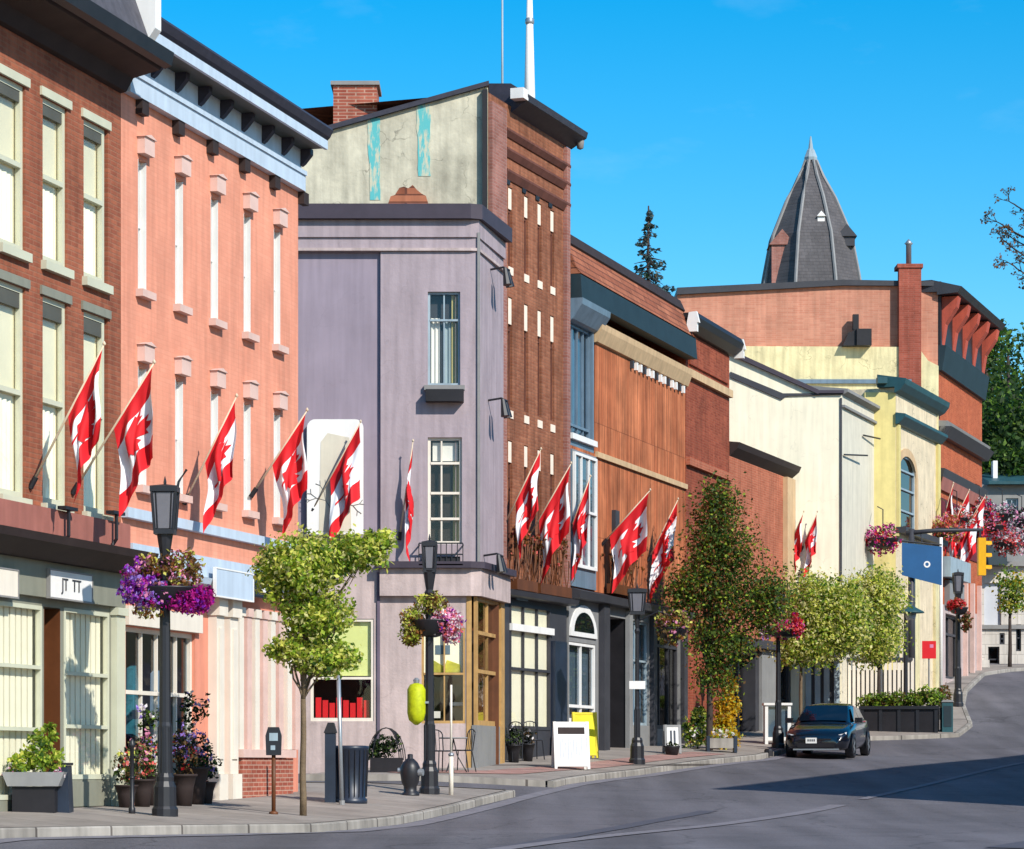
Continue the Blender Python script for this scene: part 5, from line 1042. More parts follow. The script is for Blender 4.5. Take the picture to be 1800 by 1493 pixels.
basket((x+.04, y, (1345-1092)*53/5000), .58, .95, 'lamp basket of olive leaves and pale pink flowers by the purple corner',
       [('foliage', ['lf_c', 'lf_brown', 'lf_a', 'lf_rust'], [.34, .3, .2, .16], [(0, 0, .35, .55, .5, .25, .5), (-.6, 0, -.1, .42, .5, .42, .7), (-.65, 0, -.3, .3, .4, .2, .3)]),
        ('blossom', ['fl_pink', 'fl_white', 'fl_coral', 'fl_purple'], [.46, .26, .16, .12], [(.5, -.1, -.05, .5, .5, .3, .8), (.65, 0, -.3, .3, .4, .14, .25)])], 2000, .07)
x1, y1, _ = at(748, 52.9); lm = thing('lime_banner', (x1-.22, y1, (1345-1270)*52.9/5000), 'lime green hanging planter strapped to the lamp by the purple corner', 'planter')
q = MB(); zc = (1345-1235)*52.9/5000; q.lathe([(.03, zc-.42), (.14, zc-.33), (.17, zc-.2), (.17, zc+.24), (.12, zc+.33), (.04, zc+.36)], x1-.17, y1, 14); q.build('pouch', M('lime', (196, 206, 20), .8, .6, .3, 9), lm, True)
q = MB(); q.lathe([(.05, zc+.36), (.06, zc+.42), (.02, zc+.46)], x1-.17, y1, 8); q.box(x1-.02, x1+.06, y1-.03, y1+.03, zc-.02, zc+.02); q.build('clip', 'steel', lm)
_, (x, y, g) = lamp(1120, 67, (1345-1078)*67/5000, (1345-1040)*67/5000, 'grey street lamp before the clapboard building', .2, r=.055)
zc = (1345-1205)*67/5000; q = MB(); q.box(x-.19, x+.19, y-.1, y-.08, zc-.09, zc+.1); q.build('plate', 'white', _)
basket((x+.82, y, (1345-1105)*67/5000), .55, .95, 'lamp basket of rust and green leaves before the clapboard building',
       [('foliage', ['lf_rust', 'lf_brown', 'lf_c', 'lf_mid', 'fl_pink'], [.26, .26, .2, .18, .1], [(0, 0, .05, .75, .7, .45, 1.2)])], 1500, .09, brk=[(x+.05, y, 3.4), (x+.5, y, 3.62), (x+.82, y, 3.5), (x+.82, y, 3.25)])
_, (x, y, g) = lamp(1368, 80, (1345-1075)*80/5000, (1345-1040)*80/5000, 'dark street lamp half hidden by trees, left of the parked car', .17, r=.07)
basket((x+.15, y-.3, (1345-1108)*80/5000), .72, .75, 'lamp basket of crimson and pink flowers above the white cabinet',
       [('blossom', ['fl_red', 'fl_mag', 'fl_coral', 'fl_pink'], [.5, .22, .18, .1], [(.1, 0, 0, .7, .6, .38, 1), (.45, 0, .35, .25, .3, .3, .25)]), ('blossom', ['fl_pink', 'fl_white', 'fl_lilac'], [.4, .3, .3], [(-.75, 0, -.1, .3, .4, .35, .3)])], 1500, .09)
_, (x, y, g) = lamp(1684, 97, (1345-1042)*97/5000, (1345-1010)*97/5000, 'dark street lamp below the brick hall at the top of the street', .16, r=.09)
basket((x-.02, y-.35, (1345-1070)*97/5000), .45, .75, 'lamp basket of dark red flowers below the brick hall',
       [('blossom', ['fl_red', 'lf_rust', 'fl_coral'], [.55, .3, .15], [(-.2, 0, .1, .7, .7, .35, 1)]), ('foliage', ['lf_brown', 'lf_mid', 'fl_coral'], [.5, .3, .2], [(.55, 0, -.6, .45, .5, .5, .6)])], 1100, .1)
for px, py, lab, pal in ((1552, 948, 'crimson flower basket hung at the corner of the yellow building', ['fl_mag', 'fl_red', 'lf_e', 'fl_pink']), (1663, 930, 'flower basket under the flags, nearest the yellow building', ['fl_coral', 'lf_rust', 'lf_c', 'fl_pink']),
                         (1705, 935, 'red flower basket under the flags, midway along the hall', ['fl_red', 'fl_coral', 'fl_mag', 'lf_e']), (1742, 925, 'red and pink flower basket beyond the far end of the brick hall', ['fl_red', 'fl_pink', 'fl_coral', 'lf_dark']),
                         (1682, 912, 'white and coral flower basket above the others, nearest the yellow building', ['fl_white', 'fl_coral', 'fl_red', 'lf_mid']), (1722, 900, 'crimson and white flower basket topmost between the hall flags', ['fl_red', 'fl_white', 'fl_mag', 'lf_dark']),
                         (1762, 905, 'white flower basket before the grey building wall', ['fl_white', 'lf_blk', 'fl_pink', 'lf_dark']), (1768, 955, 'red and white flower basket between the signal and the right edge', ['fl_red', 'fl_white', 'fl_coral', 'lf_dark']), (1796, 915, 'dark leaved basket with pale flowers high at the right edge', ['lf_blk', 'fl_pink', 'lf_dark', 'fl_white']),
                         (1785, 950, 'pale pink flower basket at the right edge by the stone building', ['fl_pink', 'fl_white', 'lf_blk', 'fl_coral'])):
    Yb = 96 if px < 1600 else (101 + (px-1650)*.13); s = Yb/5000; x, z = (px-900)*s, (1345-py)*s
    basket((x, Yb, z), .78, 1.0, lab, [('blossom', pal, [.4, .25, .2, .15], [(0, 0, 0, .85, .7, .55, 1)])], 1100, .12, groups='flower baskets up the hill', brk=[(x, Yb, z), (x, Yb, z+1.0), (x-.1, Yb+.6, z+1.15)])
# ------------------------------------------------------------------ parked car
def car(px, Y, label):
    x, y, g = at(px, Y); g = G(x, Y)-.125
    f = Vector((-.27, -1, 0)).normalized(); th = math.atan2(-f.x, f.y)
    Mc = Matrix.Translation((x, y, g)) @ Matrix.Rotation(th, 4, 'Z') @ Matrix.Rotation(-.03, 4, 'X')
    t = thing('parked_car', Mc, label, 'car')
    paint = M('car_paint', (10, 15, 27), .9, .22, .1, 2, 0, .6); paint.node_tree.nodes['Principled BSDF'].inputs['Coat Weight'].default_value = .8
    cg = M('car_glass', (14, 22, 34), .8, .04, .1, 1, 0, .9)
    st = [(-2.28,.74,.42,.80),(-2.2,.80,.34,.95),(-2.0,.86,.26,1.0),(-1.5,.89,.22,1.0),(-.8,.90,.20,.98),(0,.905,.20,.97),(.7,.905,.20,.96),(1.1,.90,.20,.93),(1.6,.885,.21,.86),(1.95,.86,.22,.79),(2.15,.82,.24,.72),(2.26,.72,.28,.64),(2.3,.58,.32,.58)]
    def ring(y, w, zb, zt):
        h = [(w*.84, zb), (w*.96, zb+.06), (w, zb+.25), (w*.985, min(zt-.08, .72)), (w*.93, zt-.03), (w*.7, zt), (w*.3, zt+.018), (0, zt+.022)]
        return [(a, y, b) for a, b in h]+[(-a, y, b) for a, b in h[-2::-1]]
    q = MB(Mc); R = [ring(*s) for s in st]; n = len(R[0])
    q.add([p for r in R for p in r], [(i*n+j, i*n+j+1, (i+1)*n+j+1, (i+1)*n+j) for i in range(len(R)-1) for j in range(n-1)]+[tuple(range(n)), tuple((len(R)-1)*n+j for j in range(n))]+[(i*n, (i+1)*n, (i+1)*n+n-1, i*n+n-1) for i in range(len(R)-1)])
    body = q.build('body', paint, t, True)
    # cabin
    cs_ = [(1.12,.80,.92,.70,.93),(.95,.79,.94,.69,1.02),(.35,.78,.95,.60,1.35),(.0,.78,.95,.575,1.43),(-.6,.78,.95,.57,1.455),(-1.1,.78,.96,.585,1.40),(-1.55,.77,.97,.65,1.18),(-1.85,.76,.98,.70,1.0)]
    def cr(y, wb, zb, wt, zt):
        h = [(wb, zb-.05), (wb-.01, zb), (wt+(wb-wt)*.12, zt-.05 if zt-zb > .15 else (zt+zb)/2), (wt*.9, zt), (wt*.45, zt+.025), (0, zt+.03)]
        return [(a, y, b) for a, b in h]+[(-a, y, b) for a, b in h[-2::-1]]
    q = MB(Mc); R = [cr(*s) for s in cs_]; n = len(R[0])
    q.add([p for r in R for p in r], [(i*n+j, i*n+j+1, (i+1)*n+j+1, (i+1)*n+j) for i in range(len(R)-1) for j in range(n-1)]+[tuple(range(n)), tuple((len(R)-1)*n+j for j in range(n))])
    q.build('roof', paint, t, True)
    q = MB(Mc); o = .02
    rows = [(1.06,.66,.985),(.9,.655,1.075),(.6,.62,1.235),(.3,.575,1.39)]; pts = []
    for y_, w_, z_h in rows:
        for k in (-1, -.5, 0, .5, 1): pts.append((w_*k, y_+o, z_h+.02+.02*(1-k*k)))
    q.add(pts, [(i*5+j, i*5+j+1, i*5+j+6, i*5+j+5) for i in range(3) for j in range(4)]); ws = q.build('windscreen', cg, t, True)
    MB(Mc).box(-.52, -.08, .36, .38, 1.33, 1.385).build('sun_visor', 'bluegrey_lt', ws) if False else None
    for s in (-1, 1):
        q = MB(Mc); d = .012
        q.add([(s*(.79+d), .72, 1.0), (s*(.79+d), -.3, 1.0), (s*(.635+d), -.3, 1.385), (s*(.635+d), .28, 1.34)], [(0, 1, 2, 3)]); q.add([(s*(.79+d), -.36, 1.0), (s*(.785+d), -1.3, 1.02), (s*(.66+d), -1.12, 1.32), (s*(.637+d), -.36, 1.385)], [(0, 1, 2, 3)]); q.build('side_window', cg, t)
        q = MB(Mc); q.add([(s*.30, 2.285, .585), (s*.74, 2.17, .68), (s*.80, 2.10, .72), (s*.79, 2.13, .63), (s*.56, 2.265, .555)], [(0, 1, 2, 3, 4)]); q.add([(s*.32, 2.30, .583), (s*.74, 2.20, .678), (s*.81, 2.11, .715), (s*.80, 2.15, .63), (s*.56, 2.285, .555)], [(0, 1, 2, 3, 4)]); q.build('headlight', 'frost', t)
        q = MB(Mc); q.add([(s*.42, 2.275, .40), (s*.72, 2.235, .42), (s*.72, 2.225, .34), (s*.46, 2.265, .33)], [(0, 1, 2, 3)]); q.build('fog_lamp', 'steel', t)
        q = MB(Mc); q.box(s*.86 if s > 0 else -1.06, 1.06 if s > 0 else -.86, .78, .92, .95, 1.09); q.build('mirror', paint, t)
        for yy in (1.42, -1.38):
            q = MB(Mc); pts = []
            for r, xx in ((.2, .70), (.315, .70), (.33, .74), (.33, .89), (.315, .925), (.22, .925)):
                for k in range(24): a = k*math.pi/12; pts.append((s*xx, yy+r*math.cos(a), .325+r*math.sin(a)))
            q.add(pts, [(i*24+k, i*24+(k+1) % 24, (i+1)*24+(k+1) % 24, (i+1)*24+k) for i in range(5) for k in range(24)]); wl = q.build('wheel', 'iron', t, True)
            q = MB(Mc)
            for k in range(5):
                a = k*2*math.pi/5; c_, s_2 = math.cos(a), math.sin(a); q.add([(s*.918, yy+r_*c_-w_*s_2, .325+r_*s_2+w_*c_) for r_, w_ in ((.03, .05), (.22, .035), (.22, -.035), (.03, -.05))], [(0, 1, 2, 3)])
            q.add([(s*.90, yy+.225*math.cos(k*math.pi/10), .325+.225*math.sin(k*math.pi/10)) for k in range(20)], [tuple(range(20))], 1); q.build('rim', ['steel', 'storedark'], wl)
            q = MB(Mc); A = [(s*(.908), yy+.39*math.cos(k*math.pi/10), .325+.37*math.sin(k*math.pi/10)) for k in range(11)]
            q.add(A+[(s*.908, yy-.37, .2), (s*.908, yy+.37, .2)], [tuple(range(11))+(11, 12)]); q.build('wheel_arch', 'black_trim', t)
    q = MB(Mc); q.box(-.5, .5, 2.262, 2.31, .30, .42); q.box(-.42, .42, 2.29, 2.315, .5, .545); q.build('grille', 'black_trim', t)
    q = MB(Mc); q.box(-.62, .62, 2.2, 2.29, .235, .275); q.build('lower_lip', 'steel', t)
    q = MB(Mc); q.box(-.15+.12, .15+.12, 2.318, 2.328, .42, .57); pl = q.build('number_plate', 'white', t)
    q = MB(Mc)
    for k in range(4): q.box(-.1+.12+k*.055, -.1+.12+k*.055+.035, 2.3285, 2.331, .47, .53)
    q.build('plate_marks', 'storedark', pl); return t
car(1457, 79, 'dark navy blue saloon car parked at the kerb, front towards the viewer')

# ------------------------------------------------------------------ kerbside furniture and plants
def potted(px, Y, w_, pot_h, top, label, fol, fpr, flo=None, n=420, pot='brown_dark', grp=None, size=.07, name='potted_plant', tall=1.0, dz=0, blob=None):
    x, y, g = at(px, Y); g += dz; t = thing(name, (x, y, g), label, 'plant pot', grp)
    q = MB(); q.lathe([(w_*.32, g-.02), (w_*.4, g+pot_h*.6), (w_*.5, g+pot_h*.92), (w_*.54, g+pot_h*.93), (w_*.54, g+pot_h), (w_*.44, g+pot_h)], x, y, 14); q.build('pot', pot, t, True)
    h = top-pot_h; bl = blob or [(0, 0, pot_h+h*.45, w_*.62*tall, w_*.55, h*.55, 1)]
    q = MB(); leaves(q, [(x+b[0], y+b[1], g+b[2], *b[3:]) for b in bl], n, size, list(range(len(fol))), fpr, 8, .07, .4); q.build('foliage', fol, t)
    if flo: q = MB(); leaves(q, [(x+b[0], y+b[1]-.04, g+b[2]+b[5]*.4, b[3], b[4], b[5]*.8, b[6]) for b in bl], n//3, size, list(range(len(flo))), [1/len(flo)]*len(flo), 5, .04, .2); q.build('blossom', flo, t)
    return t
# stone trough with clipped shrub by the sage shopfront
x, y, g = at(62, 40.3); t = thing('planter_trough', (x, y, g), 'grey trough with bushy green shrub by the sage shopfront', 'planter')
q = MB(); q.prism([(x-.36, g+.36), (x+.36, g+.36), (x+.44, g+.56), (x-.44, g+.56)], y-.22, y+.22); q.build('trough', 'storegrey', t)
q = MB(); q.box(x-.3, x+.3, y-.17, y+.17, g-.02, g+.355); q.build('plinth', 'black_trim', t)
q = MB(); leaves(q, [(x+.02, y, g+.75, .36, .25, .2, 2), (x+.12, y, g+1.0, .24, .2, .2, 1), (x-.22, y, g+.66, .2, .2, .14, .7), (x+.2, y, g+1.15, .12, .12, .12, .3)], 1500, .075, [0, 1, 2, 3], [.4, .3, .2, .1], 8, .07); q.build('shrub', ['lf_a', 'lf_b', 'lf_c', 'lf_e'], t)
q = MB(); leaves(q, [(x-.36, y-.1, g+.56, .1, .12, .08, 1), (x+.36, y-.1, g+.56, .1, .12, .08, 1)], 120, .06, [0, 1], [.6, .4], 4, .03); q.build('blossom', ['fl_white', 'fl_pink'], t)
x, y, g = at(105, 40.6); t = thing('litter_bin', (x, y, g), 'low dark navy box between the trough and the second sage window', 'bin')
q = MB(); q.prism([(x-.17, g-.02), (x+.17, g-.02), (x+.14, g+.66), (x-.08, g+.66), (x-.17, g+.52)], y-.2, y+.2); q.build('body', 'iron_blue', t)
q = MB(); q.box(x-.1, x+.16, y-.22, y+.22, g+.662, g+.7); q.build('lid', 'iron', t)
DK = ['lf_blk', 'lf_mid', 'lf_brown', 'fl_coral']; PG = 'plants in pots before the salmon shop window'
potted(222, 43.2, .34, .34, .95, 'potted plant with mixed dark leaves, leftmost before the salmon shop window', DK, [.3, .3, .3, .1], ['lf_c', 'fl_white'], 420, grp=PG)
potted(250, 43.8, .36, .42, 1.15, 'potted plant with pale flowers just left of the lamp base', DK, [.3, .3, .25, .15], ['fl_pink', 'lf_d'], 480, grp=PG)
potted(268, 44.5, .36, .5, 1.5, 'tall potted plant with white blooms behind the lamp post', ['lf_mid', 'lf_blk', 'lf_b'], [.4, .35, .25], ['fl_white', 'fl_lilac'], 520, grp=PG, blob=[(0, 0, .8, .25, .2, .4, 1), (-.06, 0, 1.35, .2, .2, .2, .6)])
potted(322, 44.8, .42, .5, 1.25, 'dark leaved potted plant with maroon leaves just right of the lamp post', ['lf_blk', 'fl_red', 'lf_brown'], [.6, .12, .28], ['fl_lilac', 'lf_blk'], 560, grp=PG)
potted(343, 45.6, .44, .6, 1.75, 'tall dark potted plant dotted with white blooms before the cream columns', ['lf_blk', 'lf_dark', 'lf_mid'], [.55, .3, .15], ['fl_white', 'lf_blk', 'fl_lilac'], 700, grp=PG, blob=[(0, 0, .85, .28, .25, .35, 1), (0, 0, 1.45, .24, .22, .4, .8)])
potted(360, 46.0, .36, .35, .9, 'small dark potted plant against the cream columns', ['lf_blk', 'lf_mid'], [.65, .35], ['fl_lilac'], 380, grp=PG)
x, y, g = at(232, 41.2); t = thing('bollard', (x, y, g), 'slim black iron post at the kerb left of the street lamp', 'bollard')
q = MB(); q.lathe([(.05, g-.05), (.05, g+.08), (.032, g+.1), (.03, g+.95), (.05, g+.97), (.05, g+1.0), (.03, g+1.06), (.005, g+1.09)], x, y, 10); q.build('post', 'iron', t, True)
q = MB(); q.lathe([(.034, g+.5), (.04, g+.52), (.034, g+.54)], x, y, 10); q.build('collar', 'iron', t, True)
x, y, g = at(481, 43.5); t = thing('parking_meter', (x, y, g), 'dark parking meter on a rusty post beside the lime green tree', 'parking meter')
q = MB(); q.tube([(x, y, g-.05), (x, y, g+.93)], .032, 8); q.lathe([(.07, g-.01), (.07, g+.03), (.03, g+.05)], x, y, 10); q.build('post', 'wood_dk', t, True)
q = MB(); q.prism([(x-.11, g+.9), (x+.11, g+.9), (x+.12, g+1.2), (x+.08, g+1.33), (x-.08, g+1.33), (x-.12, g+1.2)], y-.07, y+.07); hd = q.build('head', 'iron', t)
q = MB(); q.box(x-.06, x+.07, y-.078, y-.071, g+1.12, g+1.24); q.box(x-.04, x+.03, y-.078, y-.071, g+.98, g+1.05); q.build('dial', 'bluegrey_lt', hd)
x, y, g = at(597, 48); t = thing('sign_post', (x, y, g), 'bare grey steel post leaning slightly, in front of the dark bins', 'post')
q = MB(); q.tube([(x+.04, y, g-.05), (x-.02, y, g+2.2)], .035, 8); q.build('post', 'steel', t, True)
q = MB(); q.tube([(x+.04, y, g-.02), (x+.038, y, g+.07)], .05, 8); q.build('sleeve', 'storegrey', t)
x, y, g = at(616, 48.8); t = thing('litter_bin', (x, y, g), 'wide dark navy litter bin behind the leaning grey post', 'bin')
q = MB(); q.lathe([(.29, g-.02), (.29, g+.06), (.26, g+.08), (.27, g+.5), (.3, g+.9), (.32, g+.92), (.32, g+.97), (.25, g+.98)], x, y, 20); q.build('body', 'iron_blue', t, True)
q = MB()
for k in range(20): a = k*math.pi/10; q.tube([(x+.275*math.cos(a), y+.275*math.sin(a), g+.1), (x+.31*math.cos(a), y+.31*math.sin(a), g+.9)], .008, 4)
q.build('ribs', 'iron', t)
x, y, g = at(581, 48.6); t = thing('recycling_bin', (x, y, g), 'narrow tall dark bin left of the wide litter bin', 'bin')
q = MB(); q.box(x-.09, x+.09, y-.12, y+.12, g-.02, g+1.18); q.build('body', 'iron_blue', t)
q = MB(); q.prism([(x-.11, g+1.182), (x+.11, g+1.182), (x+.06, g+1.36), (x-.04, g+1.36)], y-.14, y+.14); q.build('hood', 'iron', t)
# wire hoop planter, hydrant, posts, chairs at the purple corner
x, y, g = at(683, 59.8); t = thing('hoop_planter', (x, y, g), 'dark leafy planter with wire hoops against the purple wall', 'planter')
q = MB(); q.box(x-.38, x+.3, y-.2, y+.2, g-.02, g+.3); q.build('box', 'black_trim', t)
q = MB(); 
for k in range(4): q.tube([(x-.05+.4*math.cos(a*math.pi/12)*(.7+.1*k), y-.15+.1*k, g+.25+.68*math.sin(a*math.pi/12)) for a in range(13)], .012, 5)
q.build('hoop', 'iron', t)
q = MB(); leaves(q, [(x-.1, y, g+.5, .3, .2, .28, 2), (x-.3, y, g+.4, .14, .15, .18, .7), (x+.12, y, g+.6, .18, .15, .22, .8)], 1300, .07, [0, 1, 2], [.55, .3, .15], 8, .06); q.build('foliage', ['lf_blk', 'lf_dark', 'lf_mid'], t)
x, y, g = at(721, 52.3); t = thing('fire_hydrant', (x, y, g), 'squat black hydrant just left of the dark corner lamp post', 'hydrant')
q = MB(); q.lathe([(.17, g-.03), (.17, g+.03), (.12, g+.06), (.12, g+.16), (.16, g+.24), (.185, g+.4), (.18, g+.52), (.14, g+.6), (.08, g+.66), (.05, g+.68), (.05, g+.75), (.02, g+.76)], x, y, 16); q.build('body', 'iron', t, True)
q = MB(); q.tube([(x+.15, y-.05, g+.42), (x+.24, y-.08, g+.42)], [.07, .065], 10); q.build('outlet', 'steel', t)
q = MB(); q.tube([(x-.15, y, g+.46), (x-.23, y, g+.46)], [.05, .045], 10); q.build('outlet', 'steel', t)
x, y, g = at(793, 53); t = thing('bollard', (x, y, g), 'thin pale post right of the dark corner lamp post', 'post')
q = MB(); q.tube([(x, y, g-.05), (x, y, g+.75)], .045, 10); q.tube([(x, y, g+.75), (x, y, g+2.05)], .022, 8); q.build('post', 'cream_paint', t, True)
q = MB(); q.lathe([(.05, g+.72), (.055, g+.76), (.025, g+.79)], x, y, 10); q.build('collar', 'steel', t, True)
def chair(px, Y, rot, label, mat='iron', grp='metal chairs outside the shops'):
    x, y, g = at(px, Y); Mx = Matrix.Translation((x, y, g)) @ Matrix.Rotation(rot, 4, 'Z'); t = thing('bistro_chair', Mx, label, 'chair', grp)
    q = MB(Mx); q.lathe([(.2, .44), (.21, .455), (.2, .47)], 0, 0, 16); q.build('seat', mat, t)
    for sx in (-1, 1):
        q = MB(Mx); q.tube([(sx*.15, -.16, .45), (sx*.19, -.2, 0)], .013, 6); q.build('leg', mat, t)
        q = MB(Mx); q.tube([(sx*.15, .16, .45), (sx*.19, .24, 0)], .013, 6); q.build('leg', mat, t)
    q = MB(Mx); q.tube([(-.17, .17, .45), (-.18, .22, .8)]+[(-.18*math.cos(k*math.pi/8), .23, .8+.1*math.sin(k*math.pi/8)) for k in range(1, 8)]+[(.18, .22, .8), (.17, .17, .45)], .013, 6)
    for k in (-.09, 0, .09): q.tube([(k, .18, .46), (k, .225, .87)], .008, 5)
    q.build('backrest', mat, t); return t
chair(775, 59.5, .6, 'dark metal chair half behind the corner lamp post'); chair(812, 60.2, -2.0, 'dark metal chair by the wooden corner window')
x, y, g = at(797, 60); t = thing('bistro_table', (x, y, g), 'small round wire table between the two chairs at the purple corner', 'table')
q = MB(); q.lathe([(.3, g+.7), (.31, g+.715), (.3, g+.73)], x, y, 20); q.build('top', 'storegrey', t); q = MB()
for k in range(3): a = k*2.09; q.tube([(x, y, g+.7), (x+.08*math.cos(a), y+.08*math.sin(a), g+.35), (x+.28*math.cos(a), y+.28*math.sin(a), g)], .014, 6)
q.build('leg', 'iron', t)
chair(892, 65.3, 1.2, 'dark metal chair left below the white paned bay window'); chair(915, 65.9, 2.6, 'dark metal chair in the middle below the white paned bay window'); chair(938, 66.6, .4, 'dark metal chair right below the white paned bay window')
potted(903, 65.2, .34, .4, .85, 'dark potted plant among the chairs below the white paned bay', ['lf_blk', 'lf_mid', 'fl_white'], [.6, .3, .1], None, 320, 'black_trim', 'pots below the white paned bay')
potted(928, 65.9, .32, .4, .8, 'second dark potted plant among the chairs, nearer the white board', ['lf_blk', 'lf_brown', 'fl_white'], [.6, .25, .15], None, 300, 'black_trim', 'pots below the white paned bay')
def aframe(px, Y, w_, h, label, board, band=None, rot=.0, frame='white', marks=None):
    x, y, g = at(px, Y); Mx = Matrix.Translation((x, y, g)) @ Matrix.Rotation(rot, 4, 'Z'); t = thing('sandwich_board', Mx, label, 'sign', 'boards standing on the pavement')
    for s, nm in ((-1, 'front_panel'), (1, 'back_panel')):
        R_ = Mx @ Matrix.Translation((0, s*.24, 0)) @ Matrix.Rotation(s*-.2*-1 if s > 0 else -.2, 4, 'X')
        q = MB(R_); q.box(-w_/2+.06, w_/2-.06, -.012, .012, .1, h-.06); p = q.build(nm, board, t)
        q = MB(R_)
        for sx in (-1, 1): q.box(sx*w_/2-(.06 if sx > 0 else 0), sx*w_/2+(.06 if sx < 0 else 0), -.025, .025, 0, h)
        q.box(-w_/2+.06, w_/2-.06, -.022, .022, h-.06, h-.005); q.box(-w_/2+.06, w_/2-.06, -.022, .022, .06, .1); q.build('frame', frame, t)
        if s < 0 and band: q = MB(R_); q.box(-w_/2+.1, w_/2-.1, -.02, -.0125, h*.74, h*.88); q.build('header', band, p)
        if s < 0 and board == 'white' and not marks:
            q = MB(R_); rr = random.Random(3)
            for k in range(9): uu = -w_/2+.13+k*(w_-.26)/9; q.box(uu, uu+.03, -.0145, -.0122, h*rr.uniform(.18, .34), h*rr.uniform(.55, .7))
            q.build('faded_print', 'frost', p)
        if s < 0 and marks:
            q = MB(R_)
            for k in range(2): q.box(-.07+k*.09, -.02+k*.09, -.02, -.0125, h*.3, h*.8)
            q.build('stripe', marks, p)
    return t
aframe(1003, 63.5, .8, 1.08, 'white sandwich board with a dark header at the pavement edge', 'white', 'brown_dark', .15)
aframe(1027, 68.2, .6, 1.12, 'bright yellow board standing behind the white one', M('yellow_board', (236, 224, 20), .85, .6, .15, 4, 0, .3, 0, .2), None, .2, M('yellow_edge', (226, 206, 60), .85))
aframe(1181, 72.5, .42, .75, 'small white board with blue stripes before the grey shop pillars', 'white', None, .1, 'storegrey', 'iron_blue')
x, y, g = at(1181, 71.6); t = thing('planter_pot', (x, y, g), 'small dark pot at the foot of the blue striped board', 'plant pot'); q = MB(); q.lathe([(.14, g-.02), (.2, g+.2), (.21, g+.24), (.17, g+.24)], x, y, 12); q.build('pot', 'black_trim', t, True); q = MB(); leaves(q, [(x, y, g+.27, .18, .16, .08, 1)], 140, .07, [0, 1], [.7, .3], 6, .04); q.build('foliage', ['lf_blk', 'lf_mid'], t)
# bushes by the dark tree
def bush(px, Y, bl, pal, pr, label, n, size=.11, name='bush'):
    x, y, g = at(px, Y); t = thing(name, (x, y, g), label, 'bush'); q = MB(); rr = random.Random(px)
    for b in bl: limb(q, (x, y, g-.03), (x+b[0], y+b[1], g+b[2]), .025, .01, .05, 4, rr)
    q.build('stems', 'bark_dk', t); q = MB(); leaves(q, [(x+b[0], y+b[1], g+b[2], *b[3:]) for b in bl], n, size, list(range(len(pal))), pr, 10, .12); q.build('foliage', pal, t)
bush(1274, 77, [(0, 0, .5, .45, .35, .45, 1.4), (.05, 0, 1.1, .34, .3, .5, 1.4), (.1, 0, 1.75, .2, .2, .4, .7)], ['lf_gold', 'lf_c', 'lf_rust', 'lf_a'], [.68, .14, .1, .08], 'golden yellow bush beside the tall dark tree', 2600)
bush(1226, 76.5, [(0, 0, .45, .4, .3, .38, 1), (.1, 0, .85, .25, .25, .25, .5)], ['lf_b', 'lf_c', 'lf_dark', 'fl_white'], [.4, .25, .25, .1], 'rounded green bush left of the golden one', 1600)
x, y, g = at(1268, 75.2); t = thing('flower_planter', (x, y, g), 'low white framed planter at the foot of the tall dark tree', 'planter')
q = MB(); q.box(x-.34, x+.34, y-.25, y+.25, g+.1, g+.36); q.build('box', 'kerb', t)
for sx in (-1, 1): q = MB(); q.box(x+sx*.36-.04, x+sx*.36+.04, y-.28, y+.28, g-.02, g+.42); q.build('post', 'iron_blue', t)
q = MB(); leaves(q, [(x, y, g+.45, .32, .22, .14, 1)], 400, .09, [0, 1, 2], [.4, .3, .3], 6, .05); q.build('blossom', ['fl_white', 'lf_gold', 'lf_a'], t)
# white glazed cabinet left of the car
x, y, g = at(1366, 82.5); t = thing('notice_cabinet', (x, y, g), 'white framed glass cabinet left of the parked car', 'cabinet'); w_, h = .33, 1.12
q = MB()
for sx in (-1, 1):
    for sy in (-1, 1): q.box(x+sx*w_-.045, x+sx*w_+.045, y+sy*.25-.04, y+sy*.25+.04, g-.02, g+h)
q.box(x-w_-.08, x+w_+.08, y-.33, y+.33, g+h+.002, g+h+.07); q.box(x-w_+.046, x+w_-.046, y-.28, y-.22, g+.1, g+.2); q.build('frame', 'white', t)
q = MB(); q.box(x-w_+.05, x+w_-.05, y-.2, y+.2, g+.1, g+h-.03); q.build('case', 'storegrey', t)
q = MB(); q.quad((x-w_+.05, y-.24, g+.21), (x+w_-.05, y-.24, g+.21), (x+w_-.05, y-.24, g+h-.01), (x-w_+.05, y-.24, g+h-.01)); q.build('pane', 'glass_blue', t)
x, y, g = at(1351, 76.4); t = thing('drain_block', (x, y, g), 'small dark block on the kerb edge left of the car', 'block'); q = MB(); q.lathe([(.12, g-.1), (.12, g+.06), (.09, g+.1), (.05, g+.11)], x, y, 8); q.build('block', 'iron', t)
# hedge planter on the kerb build-out
x0, x1 = (1508-900)*90/5000, (1656-900)*87.9/5000
P0, P1 = Vector((x0, 89.3, 0)), Vector((x1, 87.9+.9, 0)); d = (P1-P0).normalized(); an = math.atan2(d.y, d.x); L = (P1-P0).length; gz = min(G(x0, 89.3), G(x1, 88.8))
Mh = Matrix.Translation((P0.x, P0.y, gz)) @ Matrix.Rotation(an, 4, 'Z'); t = thing('hedge_planter', Mh, 'long black planter box with a low green hedge behind the parked car', 'planter')
q = MB(Mh); q.box(0, L, 0, .9, -.3, .8); q.build('box', 'black_trim', t)
for k in range(5): q = MB(Mh); u = .05+(L-.1)*k/4; q.box(u-.05, u+.05, -.04, -.002, -.3, .82); q.build('post', 'iron', t)
q = MB(Mh); q.box(-.05, L+.05, -.07, -.042, .74, .84); q.build('rail', 'iron', t)
q = MB(); bl = []
